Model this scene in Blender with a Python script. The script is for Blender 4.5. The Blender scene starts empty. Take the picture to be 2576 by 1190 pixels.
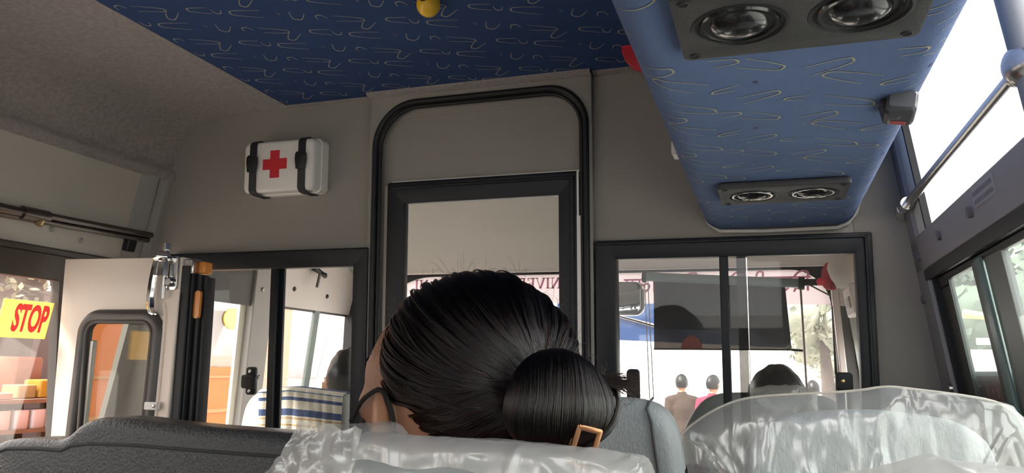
import bpy, bmesh, math, random
from mathutils import Vector, Matrix, Euler, noise, Quaternion
random.seed(7)
PI = math.pi
scene = bpy.context.scene
COL = scene.collection

# ------------------------------------------------------------------ camera
cam_d = bpy.data.cameras.new('camera')
cam = bpy.data.objects.new('camera', cam_d)
COL.objects.link(cam)
scene.camera = cam
cam_d.sensor_fit = 'HORIZONTAL'
cam_d.sensor_width = 36.0
cam_d.lens = 36.0 * 1900 / 2576
cam_d.clip_start = 0.02
_r = Vector((0.94735, 0.31952, 0.02095)); _d = Vector((-0.03519, 0.16891, -0.985)); _f = Vector((-0.31827, 0.9324, 0.17127))
cam.matrix_world = Matrix(((_r.x, -_d.x, -_f.x, 0), (_r.y, -_d.y, -_f.y, 0), (_r.z, -_d.z, -_f.z, 1.2), (0, 0, 0, 1)))

# ------------------------------------------------------------------ sky, exposure
world = bpy.data.worlds.new('sky'); scene.world = world
world.use_nodes = True
bg = world.node_tree.nodes['Background']
bg.inputs[0].default_value = (1.0, 0.985, 0.975, 1)
bg.inputs[1].default_value = 3.0
scene.view_settings.view_transform = 'Standard'
scene.view_settings.look = 'None'
scene.view_settings.gamma = 1
scene.view_settings.exposure = 0.8
scene.cycles.max_bounces = 14
scene.cycles.diffuse_bounces = 6
scene.cycles.transparent_max_bounces = 24
scene.cycles.sample_clamp_indirect = 6
scene.cycles.caustics_reflective = False
scene.cycles.caustics_refractive = False
sun_d = bpy.data.lights.new('hazy_sun', 'SUN'); sun_d.energy = 5.0; sun_d.angle = math.radians(9); sun_d.color = (1, .93, .82)
sun = bpy.data.objects.new('hazy_sun', sun_d); COL.objects.link(sun)
sun.rotation_euler = Vector((.62, .42, -.66)).to_track_quat('-Z', 'Y').to_euler(); sun.location = (-6, -4, 8)

# ------------------------------------------------------------------ materials
MATS = {}
def mat(name, color, rough=.6, metal=0., var=0., vscale=8., bump=0., bscale=120., emit=0., coat=0., spec=.5, bump2=None, trans=0., sheen=0., stretch=None):
    if name in MATS: return MATS[name]
    m = bpy.data.materials.new(name); m.use_nodes = True
    nt = m.node_tree; b = nt.nodes['Principled BSDF']
    b.inputs['Base Color'].default_value = (*color, 1)
    b.inputs['Roughness'].default_value = rough
    b.inputs['Metallic'].default_value = metal
    b.inputs['Specular IOR Level'].default_value = spec
    b.inputs['Coat Weight'].default_value = coat
    b.inputs['Sheen Weight'].default_value = sheen
    tc = nt.nodes.new('ShaderNodeTexCoord')
    src = tc.outputs['Object']
    if stretch:
        mp = nt.nodes.new('ShaderNodeMapping'); mp.inputs['Scale'].default_value = stretch
        nt.links.new(src, mp.inputs['Vector']); src = mp.outputs['Vector']
    if var:
        n = nt.nodes.new('ShaderNodeTexNoise'); n.inputs['Scale'].default_value = vscale; n.inputs['Detail'].default_value = 6
        nt.links.new(src, n.inputs['Vector'])
        mx = nt.nodes.new('ShaderNodeMix'); mx.data_type = 'RGBA'
        mx.inputs[6].default_value = (*[c * (1 - var) for c in color], 1)
        mx.inputs[7].default_value = (*[min(1, c * (1 + var)) for c in color], 1)
        nt.links.new(n.outputs['Fac'], mx.inputs[0]); nt.links.new(mx.outputs[2], b.inputs['Base Color'])
    if bump:
        n = nt.nodes.new('ShaderNodeTexNoise'); n.inputs['Scale'].default_value = bscale; n.inputs['Detail'].default_value = 4
        nt.links.new(src, n.inputs['Vector'])
        bp = nt.nodes.new('ShaderNodeBump'); bp.inputs['Strength'].default_value = bump; bp.inputs['Distance'].default_value = .004
        nt.links.new(n.outputs['Fac'], bp.inputs['Height'])
        if bump2:
            n2 = nt.nodes.new('ShaderNodeTexVoronoi'); n2.inputs['Scale'].default_value = bump2[1]
            nt.links.new(src, n2.inputs['Vector'])
            bp2 = nt.nodes.new('ShaderNodeBump'); bp2.inputs['Strength'].default_value = bump2[0]; bp2.inputs['Distance'].default_value = .004
            nt.links.new(n2.outputs['Distance'], bp2.inputs['Height']); nt.links.new(bp.outputs[0], bp2.inputs['Normal']); bp = bp2
        nt.links.new(bp.outputs[0], b.inputs['Normal'])
    if emit:
        b.inputs['Emission Color'].default_value = (*color, 1); b.inputs['Emission Strength'].default_value = emit
    MATS[name] = m
    return m

def glass(name, tint=(1, 1, 1), refl=.08, haze=.0, hazecol=(.9, .9, .88), rough=.02):
    if name in MATS: return MATS[name]
    m = bpy.data.materials.new(name); m.use_nodes = True
    nt = m.node_tree; nt.nodes.remove(nt.nodes['Principled BSDF'])
    out = nt.nodes['Material Output']
    tr = nt.nodes.new('ShaderNodeBsdfTransparent'); tr.inputs[0].default_value = (*tint, 1)
    gl = nt.nodes.new('ShaderNodeBsdfGlossy'); gl.inputs['Roughness'].default_value = rough
    lw = nt.nodes.new('ShaderNodeLayerWeight'); lw.inputs[0].default_value = .5
    pw = nt.nodes.new('ShaderNodeMath'); pw.operation = 'POWER'; pw.inputs[1].default_value = 5
    hf = nt.nodes.new('ShaderNodeMath'); hf.operation = 'MULTIPLY'; hf.inputs[1].default_value = .45
    ad = nt.nodes.new('ShaderNodeMath'); ad.operation = 'ADD'; ad.use_clamp = True; ad.inputs[1].default_value = refl * .6
    nt.links.new(lw.outputs['Facing'], pw.inputs[0]); nt.links.new(pw.outputs[0], hf.inputs[0]); nt.links.new(hf.outputs[0], ad.inputs[0])
    mx = nt.nodes.new('ShaderNodeMixShader')
    nt.links.new(ad.outputs[0], mx.inputs[0]); nt.links.new(tr.outputs[0], mx.inputs[1]); nt.links.new(gl.outputs[0], mx.inputs[2])
    last = mx
    if haze:   # haze in the view, mixed into the pane as a milky veil
        df = nt.nodes.new('ShaderNodeBsdfTranslucent'); df.inputs[0].default_value = (*hazecol, 1)
        m2 = nt.nodes.new('ShaderNodeMixShader'); m2.inputs[0].default_value = haze
        nt.links.new(last.outputs[0], m2.inputs[1]); nt.links.new(df.outputs[0], m2.inputs[2]); last = m2
    nt.links.new(last.outputs[0], out.inputs[0])
    MATS[name] = m
    return m

def film(name, col, w_tr, w_tl, w_gl, rough=.15, bump=0., bscale=30., dist=.01, tcol=(1, 1, 1)):
    """thin plastic or cloth: transparent + translucent/diffuse + glossy"""
    if name in MATS: return MATS[name]
    m = bpy.data.materials.new(name); m.use_nodes = True
    nt = m.node_tree; nt.nodes.remove(nt.nodes['Principled BSDF'])
    out = nt.nodes['Material Output']
    tr = nt.nodes.new('ShaderNodeBsdfTransparent'); tr.inputs[0].default_value = (*tcol, 1)
    df = nt.nodes.new('ShaderNodeBsdfDiffuse'); df.inputs[0].default_value = (*col, 1)
    tl = nt.nodes.new('ShaderNodeBsdfTranslucent'); tl.inputs[0].default_value = (*col, 1)
    gl = nt.nodes.new('ShaderNodeBsdfGlossy'); gl.inputs['Roughness'].default_value = rough
    a = nt.nodes.new('ShaderNodeMixShader'); a.inputs[0].default_value = .5
    nt.links.new(df.outputs[0], a.inputs[1]); nt.links.new(tl.outputs[0], a.inputs[2])
    b = nt.nodes.new('ShaderNodeMixShader'); b.inputs[0].default_value = w_tl / max(1e-6, (w_tl + w_tr))
    nt.links.new(tr.outputs[0], b.inputs[1]); nt.links.new(a.outputs[0], b.inputs[2])
    c = nt.nodes.new('ShaderNodeMixShader'); c.inputs[0].default_value = w_gl
    nt.links.new(b.outputs[0], c.inputs[1]); nt.links.new(gl.outputs[0], c.inputs[2])
    nt.links.new(c.outputs[0], out.inputs[0])
    if bump:
        tc = nt.nodes.new('ShaderNodeTexCoord')
        mp = nt.nodes.new('ShaderNodeMapping'); mp.inputs['Rotation'].default_value = (0, math.radians(28), 0); mp.inputs['Scale'].default_value = (1.7, 1, .55)
        nt.links.new(tc.outputs['Object'], mp.inputs['Vector'])
        n = nt.nodes.new('ShaderNodeTexNoise'); n.noise_type = 'RIDGED_MULTIFRACTAL'; n.normalize = True; n.inputs['Scale'].default_value = bscale; n.inputs['Detail'].default_value = 3; n.inputs['Distortion'].default_value = .7
        nt.links.new(mp.outputs[0], n.inputs['Vector'])
        bp = nt.nodes.new('ShaderNodeBump'); bp.inputs['Strength'].default_value = bump; bp.inputs['Distance'].default_value = dist
        nt.links.new(n.outputs['Fac'], bp.inputs['Height'])
        for s in (gl, df, tl): nt.links.new(bp.outputs[0], s.inputs['Normal'])
    MATS[name] = m
    return m

M_stopy = film('yellow_sticker', (1.0, .90, .42), .0, 1, .02, .4)
M_stopr = film('red_sticker', (.95, .17, .20), .0, 1, .02, .4)
M_wall = mat('grey_laminate', (.29, .265, .24), .55, var=.06, vscale=3, bump=.12, bscale=600)
M_wallside = mat('beige_panel', (.50, .455, .40), .5, bump=.08, bscale=500)
M_pillar = mat('grey_pillar_trim', (.33, .31, .295), .5, bump=.1, bscale=500)
M_carpet = mat('grey_roof_carpet', (.33, .285, .275), .95, var=.38, vscale=95, bump=1.0, bscale=230, sheen=.2)
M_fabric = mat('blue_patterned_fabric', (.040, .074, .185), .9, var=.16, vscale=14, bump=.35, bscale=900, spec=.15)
M_fabric2 = mat('lit_blue_patterned_fabric', (.125, .185, .345), .85, var=.14, vscale=14, bump=.35, bscale=900, spec=.2)  # same cloth as the ceiling, daylight on the rack mixed into its colour
M_thread = mat('cream_thread', (.38, .36, .31), .9, var=.25, vscale=300, bump=.5, bscale=1500)
M_thread2 = mat('yellow_thread', (.42, .43, .32), .9, var=.35, vscale=300, bump=.5, bscale=1500)
M_threadblob = mat('mauve_thread', (.10, .10, .19), .9)
M_black = mat('black_window_frame', (.010, .012, .016), .42, bump=.05, bscale=300, spec=.3)
M_rubber = mat('black_rubber', (.013, .013, .015), .5, spec=.35)
M_brownrub = mat('dark_brown_rubber', (.06, .048, .042), .5)
M_white = mat('white_plastic', (.78, .74, .70), .35)
M_cream = mat('cream_door_paint', (.87, .745, .65), .4, var=.03, vscale=5)
M_greyright = mat('grey_window_trim', (.30, .29, .31), .5, bump=.1, bscale=500)
M_chrome = mat('chrome', (.75, .74, .72), .12, 1.)
M_steel = mat('brushed_steel', (.5, .48, .47), .25, 1., var=.15, vscale=60)
M_darkmetal = mat('dark_steel', (.18, .16, .15), .3, 1.)
M_red = mat('red_plastic', (.62, .03, .045), .4)
M_redcross = mat('red_print', (.60, .022, .035), .5)
M_strap = mat('black_strap', (.02, .021, .024), .6, bump=.3, bscale=900)
M_yellow = mat('yellow_plastic', (.85, .50, .03), .35)
M_orange = mat('orange_bus_paint', (.42, .105, .010), .5, var=.03, vscale=1)
M_leather = mat('dark_grey_leatherette', (.055, .058, .062), .38, bump=.55, bscale=260, bump2=(.25, 140))
M_leatherl = mat('light_grey_leatherette', (.38, .41, .42), .42, var=.06, vscale=20, bump=.35, bscale=150, bump2=(.1, 220), stretch=(1.6, 1.6, .7))
M_seam = mat('seam_thread', (.035, .036, .038), .7)
M_plastic = film('clear_plastic_cover', (.86, .84, .81), .70, .20, .13, .16, bump=.8, bscale=20, dist=.006)
M_plastic2 = film('crumpled_plastic_cover', (.86, .83, .80), .45, .42, .13, .24, bump=.8, bscale=24, dist=.007)
M_skin = mat('brown_skin', (.36, .175, .105), .45, var=.08, vscale=40, bump=.12, bscale=500)
M_hairb = mat('black_hair', (.006, .006, .008), .4, spec=.4)
M_mask = mat('black_cloth', (.012, .011, .011), .8, bump=.3, bscale=900)
M_copper = mat('copper_metal', (.62, .30, .16), .28, 1.)
M_floor = mat('grey_vinyl_floor', (.16, .16, .16), .6, var=.1, vscale=30)
M_headl = mat('beige_headliner', (.42, .40, .36), .85, bump=.2, bscale=500)
M_cabtrim = mat('white_cab_trim', (.72, .66, .62), .45)
M_cabdark = mat('dark_and_shaded_trim', (.07, .065, .065), .6)
M_glass = glass('window_glass', (.97, .98, .97), .018, .006)
M_glassL = glass('hazy_window_glass', (.97, .95, .93), .06, .03, (.92, .85, .80))
M_glassR = glass('hazy_side_window_glass', (.93, .97, .95), .06, .05, (.90, .95, .92))  # air haze over the trees put into the pane
M_glassdoor = glass('door_glass', (.72, .72, .68), .26, .0)
M_screen = glass('windscreen_glass', (.98, .98, .97), .05, .015, (1, .97, .93))

# ------------------------------------------------------------------ mesh helpers
def tag(o, label=None, cat=None, group=None, kind=None):
    if label: o['label'] = label
    if cat: o['category'] = cat
    if group: o['group'] = group
    if kind: o['kind'] = kind
    return o
def empty(name, loc=(0, 0, 0), M=None):
    o = bpy.data.objects.new(name, None); COL.objects.link(o); o.empty_display_size = .05
    if M is not None: o.matrix_world = M
    else: o.location = loc
    return o
def obj(name, bm, m, parent=None, M=None, smooth=True, angle=40, bevel=0., bseg=2):
    me = bpy.data.meshes.new(name)
    bmesh.ops.recalc_face_normals(bm, faces=bm.faces)
    bm.to_mesh(me); bm.free()
    for mm in (m if isinstance(m, (list, tuple)) else [m]): me.materials.append(mm)
    o = bpy.data.objects.new(name, me); COL.objects.link(o)
    if parent is not None: o.parent = parent
    if M is not None: o.matrix_local = M
    if bevel:
        b = o.modifiers.new('bevel', 'BEVEL'); b.width = bevel; b.segments = bseg; b.limit_method = 'ANGLE'; b.angle_limit = math.radians(35)
    if smooth:
        me.polygons.foreach_set('use_smooth', [True] * len(me.polygons))
        try: me.set_sharp_from_angle(angle=math.radians(angle))
        except Exception: pass
    return o
def B(): return bmesh.new()
def box(bm, x0, x1, y0, y1, z0, z1, mi=0):
    v = [bm.verts.new((x, y, z)) for x in (x0, x1) for y in (y0, y1) for z in (z0, z1)]
    for q in ((0, 1, 3, 2), (4, 6, 7, 5), (0, 4, 5, 1), (2, 3, 7, 6), (0, 2, 6, 4), (1, 5, 7, 3)):
        bm.faces.new([v[i] for i in q]).material_index = mi
    return bm
def hexa(bm, pts, mi=0):
    v = [bm.verts.new(p) for p in pts]   # 4 bottom loop, 4 top loop
    for q in ((0, 1, 2, 3), (4, 5, 6, 7), (0, 1, 5, 4), (1, 2, 6, 5), (2, 3, 7, 6), (3, 0, 4, 7)):
        bm.faces.new([v[i] for i in q]).material_index = mi
    return bm
def loft(bm, rings, closed=True, caps=True, mi=0):
    R = [[bm.verts.new(p) for p in r] for r in rings]
    n = len(R[0])
    for a, b in zip(R, R[1:]):
        for i in range(n if closed else n - 1):
            j = (i + 1) % n
            try: bm.faces.new((a[i], a[j], b[j], b[i])).material_index = mi
            except ValueError: pass
    if caps and closed:
        for r in (R[0], R[-1]):
            try: bm.faces.new(r).material_index = mi
            except ValueError: pass
    return R
def tube(bm, path, r, n=10, mi=0, caps=True):
    path = [Vector(p) for p in path]
    rs = r if isinstance(r, (list, tuple)) else [r] * len(path)
    rings = []; up = None
    for i, p in enumerate(path):
        t = (path[min(i + 1, len(path) - 1)] - path[max(i - 1, 0)]).normalized()
        if up is None:
            up = Vector((0, 0, 1)) if abs(t.z) < .9 else Vector((1, 0, 0))
        s = t.cross(up)
        if s.length < 1e-6: s = t.orthogonal()
        s.normalize(); up = s.cross(t).normalized()
        rings.append([p + (s * math.cos(a) + up * math.sin(a)) * rs[i] for a in [2 * PI * k / n for k in range(n)]])
    loft(bm, rings, True, caps, mi)
    return bm
def lathe(bm, prof, n=28, M=None, mi=0, caps=True):
    rings = []
    for r, z in prof:
        ring = [Vector((r * math.cos(2 * PI * k / n), r * math.sin(2 * PI * k / n), z)) for k in range(n)]
        rings.append([M @ p for p in ring] if M is not None else ring)
    loft(bm, rings, True, caps, mi); return bm
def ball(bm, c, rx, ry=None, rz=None, nu=20, nv=12, mi=0):
    ry = rx if ry is None else ry; rz = rx if rz is None else rz
    rings = []
    for j in range(nv + 1):
        t = PI * (j / nv); t = min(max(t, .02), PI - .02)
        rings.append([(c[0] + rx * math.sin(t) * math.cos(2 * PI * k / nu), c[1] + ry * math.sin(t) * math.sin(2 * PI * k / nu), c[2] + rz * math.cos(t)) for k in range(nu)])
    loft(bm, rings, True, True, mi); return bm
def rr(x0, y0, x1, y1, r, n=8):
    rs = r if isinstance(r, (list, tuple)) else [r] * 4     # bl, br, tr, tl
    out = []
    for (cx, cy, a0, q) in ((x0 + rs[0], y0 + rs[0], PI, rs[0]), (x1 - rs[1], y0 + rs[1], 1.5 * PI, rs[1]), (x1 - rs[2], y1 - rs[2], 0, rs[2]), (x0 + rs[3], y1 - rs[3], .5 * PI, rs[3])):
        if q < 1e-6: out.append((cx, cy)); continue
        for k in range(n + 1):
            a = a0 + .5 * PI * k / n
            out.append((cx + q * math.cos(a), cy + q * math.sin(a)))
    return out
def plate_bm(loops, th, y=0., bevel=0.):
    """flat plate in XZ with holes; thickness th along Y centred on y"""
    cu = bpy.data.curves.new('tmp', 'CURVE'); cu.dimensions = '2D'; cu.fill_mode = 'BOTH'; cu.extrude = max(th / 2 - bevel, 0); cu.bevel_depth = bevel; cu.bevel_resolution = 1
    for lp in loops:
        s = cu.splines.new('POLY'); s.points.add(len(lp) - 1); s.use_cyclic_u = True
        for p, q in zip(s.points, lp): p.co = (q[0], q[1], 0, 1)
    o = bpy.data.objects.new('tmp', cu); COL.objects.link(o)
    dg = bpy.context.evaluated_depsgraph_get(); dg.update()
    me = bpy.data.meshes.new_from_object(o.evaluated_get(dg))
    bm = bmesh.new(); bm.from_mesh(me)
    bpy.data.objects.remove(o); bpy.data.curves.remove(cu); bpy.data.meshes.remove(me)
    for v in bm.verts: v.co = Vector((v.co.x, y - v.co.z, v.co.y))
    bmesh.ops.remove_doubles(bm, verts=bm.verts, dist=1e-5)
    return bm
def plate(name, loops, th, m, parent=None, M=None, y=0., bevel=0., smooth=True):
    return obj(name, plate_bm(loops, th, y, bevel), m, parent, M, smooth, 30)
def text_bm(s, size, th=.001, bold=0., align='CENTER', sx=1., mirror=False):
    cu = bpy.data.curves.new('tmp', 'FONT'); cu.body = s; cu.size = size; cu.extrude = th / 2; cu.offset = bold; cu.align_x = align; cu.align_y = 'CENTER'; cu.fill_mode = 'BOTH'; cu.resolution_u = 4
    o = bpy.data.objects.new('tmp', cu); COL.objects.link(o)
    dg = bpy.context.evaluated_depsgraph_get(); dg.update()
    me = bpy.data.meshes.new_from_object(o.evaluated_get(dg))
    bm = bmesh.new(); bm.from_mesh(me)
    bpy.data.objects.remove(o); bpy.data.curves.remove(cu); bpy.data.meshes.remove(me)
    k = -sx if mirror else sx
    for v in bm.verts: v.co = Vector((v.co.x * k, -v.co.z, v.co.y))
    return bm
def merge(bm, other, M=None, mi=None):
    me = bpy.data.meshes.new('tmp'); other.to_mesh(me); other.free()
    if M is not None: me.transform(M)
    n0 = len(bm.faces)
    bm.from_mesh(me); bpy.data.meshes.remove(me)
    if mi is not None:
        bm.faces.ensure_lookup_table()
        for f in bm.faces[n0:]: f.material_index = mi
    return bm
def T(x, y, z): return Matrix.Translation((x, y, z))
def RX(a): return Matrix.Rotation(math.radians(a), 4, 'X')
def RY(a): return Matrix.Rotation(math.radians(a), 4, 'Y')
def RZ(a): return Matrix.Rotation(math.radians(a), 4, 'Z')
def copy_tree(o, parent=None, loc=None):
    c = o.copy(); COL.objects.link(c); c.parent = parent
    if loc is not None: c.location = loc
    for ch in o.children: copy_tree(ch, c)
    return c
def bolts(name, pts, r, m, parent, axis='y'):
    for p in pts:
        bm = B()
        Mx = T(*p) @ (RX(90) if axis == 'y' else RY(90))
        lathe(bm, [(r, -.004), (r, .002), (r * .75, .004), (.001, .004)], 10, Mx)
        obj(name, bm, m, parent)

# frames of reference: partition leans back 3.5 deg, side walls lean inwards
PF = T(0, 1.8, 1.2) @ Matrix.Rotation(math.radians(3.504), 4, 'X')       # x, w (forward), v (up)
RW = T(.34, 0, 1.2) @ Matrix.Rotation(math.radians(-7.9), 4, 'Y')        # outward = +x
LW = T(-1.73, 0, 1.561) @ Matrix.Rotation(math.radians(11.3), 4, 'Y')    # outward = -x

# ================================================================== STRUCTURE
def struct(o): o['kind'] = 'structure'; return o

bm = B(); box(bm, -2.0, .7, -2.7, 3.1, -.05, 0); struct(obj('floor', bm, M_floor))
bm = B(); box(bm, -2.0, .27, -2.75, 1.9, 2.01, 2.06); box(bm, -1.85, .27, 1.88, 3.05, 1.9, 1.96); struct(obj('ceiling_outer_skin', bm, M_white))
bm = B(); box(bm, -2.05, .75, -2.75, -2.65, 0, 1.0); box(bm, -2.05, .75, -2.75, -2.65, 1.6, 2.05); box(bm, -2.05, -1.4, -2.75, -2.65, 1, 1.6); box(bm, .1, .75, -2.75, -2.65, 1, 1.6)
struct(obj('wall_rear', bm, M_wallside))

# blue ceiling fabric with its woven loops
def ubend(tip, ends, w, rnd=1):
    """loop ribbon: two legs from ends[0], ends[1] meeting in a bend at tip (2-D)"""
    t = Vector(tip); a = Vector(ends[0]); b = Vector(ends[1])
    pts = []
    mid = (a + b) / 2; ax = (t - mid)
    n = 9
    for i in range(-n, n + 1):
        s = i / n
        # superellipse style loop
        along = (1 - abs(s) ** 2.6)
        side = (abs(s) ** .62)
        base = a if s < 0 else b
        pts.append(mid + ax * along + (base - mid) * side)
    return pts
def ribbon(bm, pts, w, z, M, mi, N):
    prev = None; n = len(pts)
    for i, p in enumerate(pts):
        t = (pts[min(i + 1, n - 1)] - pts[max(i - 1, 0)])
        if t.length < 1e-9: continue
        t.normalize(); s = Vector((-t.y, t.x)); ww = w * (.55 + .9 * (1 - abs(i / (n - 1) - .5) * 2))
        q = [bm.verts.new(M @ Vector((p.x + s.x * ww * k, p.y + s.y * ww * k, z))) for k in (-1, 1)]
        if prev:
            bm.faces.new((prev[0], prev[1], q[1], q[0])).material_index = mi
        prev = q
# motif on the ceiling, offsets from the small n
CE = [  # (tip, end, end, kind)
    ((.000, -.006), (-.010, .012), (.012, .012), 0),
    ((.085, .040), (.028, .009), (.026, .024), 0),
    ((.064, .079), (.087, .038), (.103, .058), 0),
    ((.131, .052), (.176, .061), (.172, .077), 0),
    ((.184, .085), (.179, .064), (.197, .072), 0),
    ((.209, .089), (.275, .104), (.268, .123), 0),
    ((.306, .123), (.290, .116), (.290, .126), 1),
    ((.329, .156), (.333, .120), (.358, .138), 0)]
def pattern(bm, elems, A, Bv, base, rng, inside, w, z, N=8):
    I = Matrix.Identity(4)
    for i in rng[0]:
        for j in rng[1]:
            o = Vector(base) + Vector(A) * i + Vector(Bv) * j
            for tip, e0, e1, k in elems:
                if abs(e0[1] - tip[1]) < abs(e0[0] - tip[0]):   # the lying loops are wider than they look from below
                    m0 = (Vector(e0) + Vector(e1)) / 2; e0, e1 = m0 + (Vector(e0) - m0) * 1.6, m0 + (Vector(e1) - m0) * 1.6
                pts = [p + o for p in ubend(tip, (e0, e1), w)]
                if not all(inside(p) for p in pts): continue
                if k == 1:
                    ribbon(bm, pts[4:-4], w * 2.2, z, I, 2, N)
                else: ribbon(bm, pts, w, z, I, 1, N)
bm = B(); box(bm, -1.30, .36, -2.7, 1.80, 1.925, 1.945)
pattern(bm, CE, (.383, -.011), (0, .168), (-1.263, 1.126), (range(-1, 5), range(-14, 8)), lambda p: -1.282 < p.x < .3 and -2.3 < p.y < 1.748, .0013, 1.9246)
pattern(bm, CE, (.383, -.011), (0, .168), (-1.0715, 1.12), (range(-1, 5), range(-14, 8)), lambda p: -1.282 < p.x < .3 and -2.3 < p.y < 1.748, .0013, 1.9246)
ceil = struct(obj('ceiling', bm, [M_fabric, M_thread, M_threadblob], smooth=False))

# carpeted cove along the left side, and its rolled lip
prof = [(-1.285, 1.924), (-1.36, 1.921), (-1.45, 1.915), (-1.53, 1.905), (-1.60, 1.888), (-1.64, 1.866), (-1.665, 1.835), (-1.68, 1.80), (-1.688, 1.772),
        (-1.682, 1.762), (-1.674, 1.752), (-1.672, 1.742), (-1.678, 1.732), (-1.70, 1.727), (-1.75, 1.727), (-1.80, 1.78), (-1.80, 2.0), (-1.285, 2.0)]
bm = B(); ys = [-2.7 + 4.5 * k / 30 for k in range(31)]
loft(bm, [[(x, y, z) for x, z in prof] for y in ys])
struct(obj('trim_1', bm, M_carpet, angle=60))
# same cove on the right, behind the rack
bm = B(); loft(bm, [[(.0, y, 1.924), (.15, y, 1.915), (.235, y, 1.90), (.245, y, 1.93), (.30, y, 2.0), (.0, y, 2.0)] for y in (-2.7, 1.8)])
struct(obj('trim_2', bm, M_carpet, angle=60))

# front partition
holes = [rr(-1.655, -.5, -1.012, .302, .002), rr(-.97, -1.15, -.428, .66, .08), rr(-.381, -.5, .205, .298, .002)]
struct(plate('wall_front', [[(-2.06, -1.2), (.515, -1.2), (.31, .28), (.245, .80), (-1.66, .80), (-1.70, .62), (-1.755, .33)]] + holes, .02, M_wall, M=PF, y=.01))
# raised arch surround with chamfered carpet top
cv = plate_bm([rr(-1.006, -1.15, -.396, .735, .001), rr(-.99, -1.14, -.408, .697, [.001, .001, .10, .12], 12)], .022, -.011, .002)
struct(obj('trim_3', cv, M_wall, M=PF))
bm = B()
loft(bm, [[(x, w, v) for w, v in ((-.03, .752), (-.045, .735), (-.042, .722), (-.022, .716), (.0, .735), (.0, .752))] for x in (-1.010, -.80, -.60, -.394)])
loft(bm, [[(x, w, v) for w, v in ((-.008, .755), (-.03, .74), (-.028, .728), (-.002, .722), (.0, .735))] for x in (-.392, -.2, .0, .30)])
loft(bm, [[(x, w, v) for w, v in ((-.004, .755), (-.018, .74), (-.016, .728), (-.001, .722), (.0, .735))] for x in (-1.36, -1.2, -1.012)])
struct(obj('trim_4', bm, M_carpet, M=PF))
# upper fixed panel inside the arch
struct(plate('trim_5', [rr(-.985, .478, -.413, .69, [.001, .001, .09, .11], 10)], .012, M_wall, M=PF, y=.008))
# rubber arch beading: double roll
def arc_path(off):
    L = rr(-.988 + off, -1.12, -.410 - off, .695 - off, [.001, .001, .098 - off * .6, .118 - off * .6], 12)
    i0 = [k for k, p in enumerate(L) if p[1] > -1.0]
    return [L[k] for k in i0]
bm = B()
for off, r, w in ((-.001, .0078, -.024), (.0115, .0055, -.018)):
    pts = [(x, w, v) for x, v in [(-.410 - off, -1.1)] + arc_path(off) + [(-.988 + off, -1.1)]]
    tube(bm, pts, r, 10)
struct(obj('trim_6', bm, M_rubber, M=PF, angle=60))

# centre sliding window in the arch
w1 = empty('window_1', M=PF); w1['kind'] = 'structure'
plate('window_frame', [rr(-.95, -1.1, -.434, .479, .004), rr(-.906, -1.05, -.478, .427, .002)], .03, M_black, w1, y=-.004, bevel=.003)
bm = B(); box(bm, -.945, -.424, -.006, .012, .480, .487); box(bm, -.4338, -.4245, -.023, .004, -1.1, .37); box(bm, -.4338, -.4290, -.021, .004, .37, .48)
obj('white_edge_strip', bm, M_white, w1)
bm = B(); box(bm, -.452, -.44, -.024, -.018, -.9, .468); box(bm, -.944, -.44, -.024, -.018, .462, .47)
obj('frame_bead', bm, M_black, w1, bevel=.002)
bm = B(); box(bm, -.91, -.474, .004, .008, -1.05, .43); obj('glass_pane', bm, M_glass, w1)

# left sliding window
w2 = empty('window_2', M=PF); w2['kind'] = 'structure'
plate('window_frame', [rr(-1.66, -.5, -1.006, .307, .002), rr(-1.615, -.46, -1.044, .263, .002)], .045, M_black, w2, y=-.004, bevel=.003)
bm = B(); box(bm, -1.315, -1.296, -.014, .002, -.46, .263); obj('mullion', bm, M_black, w2, bevel=.002)
bm = B(); box(bm, -1.30, -1.284, .006, .014, -.46, .263); obj('pane_edge', bm, M_black, w2)
bm = B(); box(bm, -1.62, -1.30, -.007, -.003, -.46, .264); obj('glass_pane', bm, M_glass, w2)
bm = B(); box(bm, -1.305, -1.04, .008, .012, -.46, .264); obj('glass_pane', bm, M_glass, w2)
def latch(name, x, v, parent, w=-.012, arm=0):
    o = obj(name, plate_bm([rr(x - .013, v - .036, x + .013, v + .036, .006, 4)], .012, w, .002), M_rubber, parent)
    obj('latch_grip', plate_bm([rr(x - .019, v - .017, x + .019, v + .014, .004, 4)], .014, w - .011, .003), M_rubber, o)
    for s in (-.027, .027):
        bm = B(); lathe(bm, [(.005, -.002), (.005, .002), (.001, .003)], 10, T(x, w - .008, v + s) @ RX(90)); obj('screw', bm, M_steel, o)
    return o
latch('latch', -1.366, -.05, w2)

# right sliding window
w3 = empty('window_3', M=PF); w3['kind'] = 'structure'
plate('window_frame', [rr(-.386, -.5, .213, .303, .002), rr(-.343, -.46, .184, .264, .002)], .045, M_black, w3, y=-.004, bevel=.003)
bm = B(); box(bm, .200, .206, -.034, -.028, -.5, .300); box(bm, -.386, .206, -.034, -.028, .294, .300); obj('frame_bead', bm, M_black, w3, bevel=.0015)
bm = B(); box(bm, -.103, -.084, -.014, .002, -.46, .263); obj('mullion', bm, M_black, w3, bevel=.002)
M_edgegl = glass('pane_edge_glass', (.34, .34, .34), .04, .02)
bm = B(); box(bm, -.066, -.046, .004, .010, -.46, .263); obj('pane_edge', bm, M_edgegl, w3)
bm = B(); box(bm, -.0445, -.043, .003, .011, -.46, .263); obj('pane_rim', bm, M_chrome, w3)
bm = B(); box(bm, -.345, -.09, -.007, -.003, -.46, .264); obj('glass_pane', bm, M_glass, w3)
bm = B(); box(bm, -.09, .186, .008, .012, -.46, .264); obj('glass_pane', bm, M_glass, w3)
lt = obj('latch', plate_bm([rr(-.316, -.075, -.292, .001, .006, 4)], .014, -.014, .003), M_rubber, w3)
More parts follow.
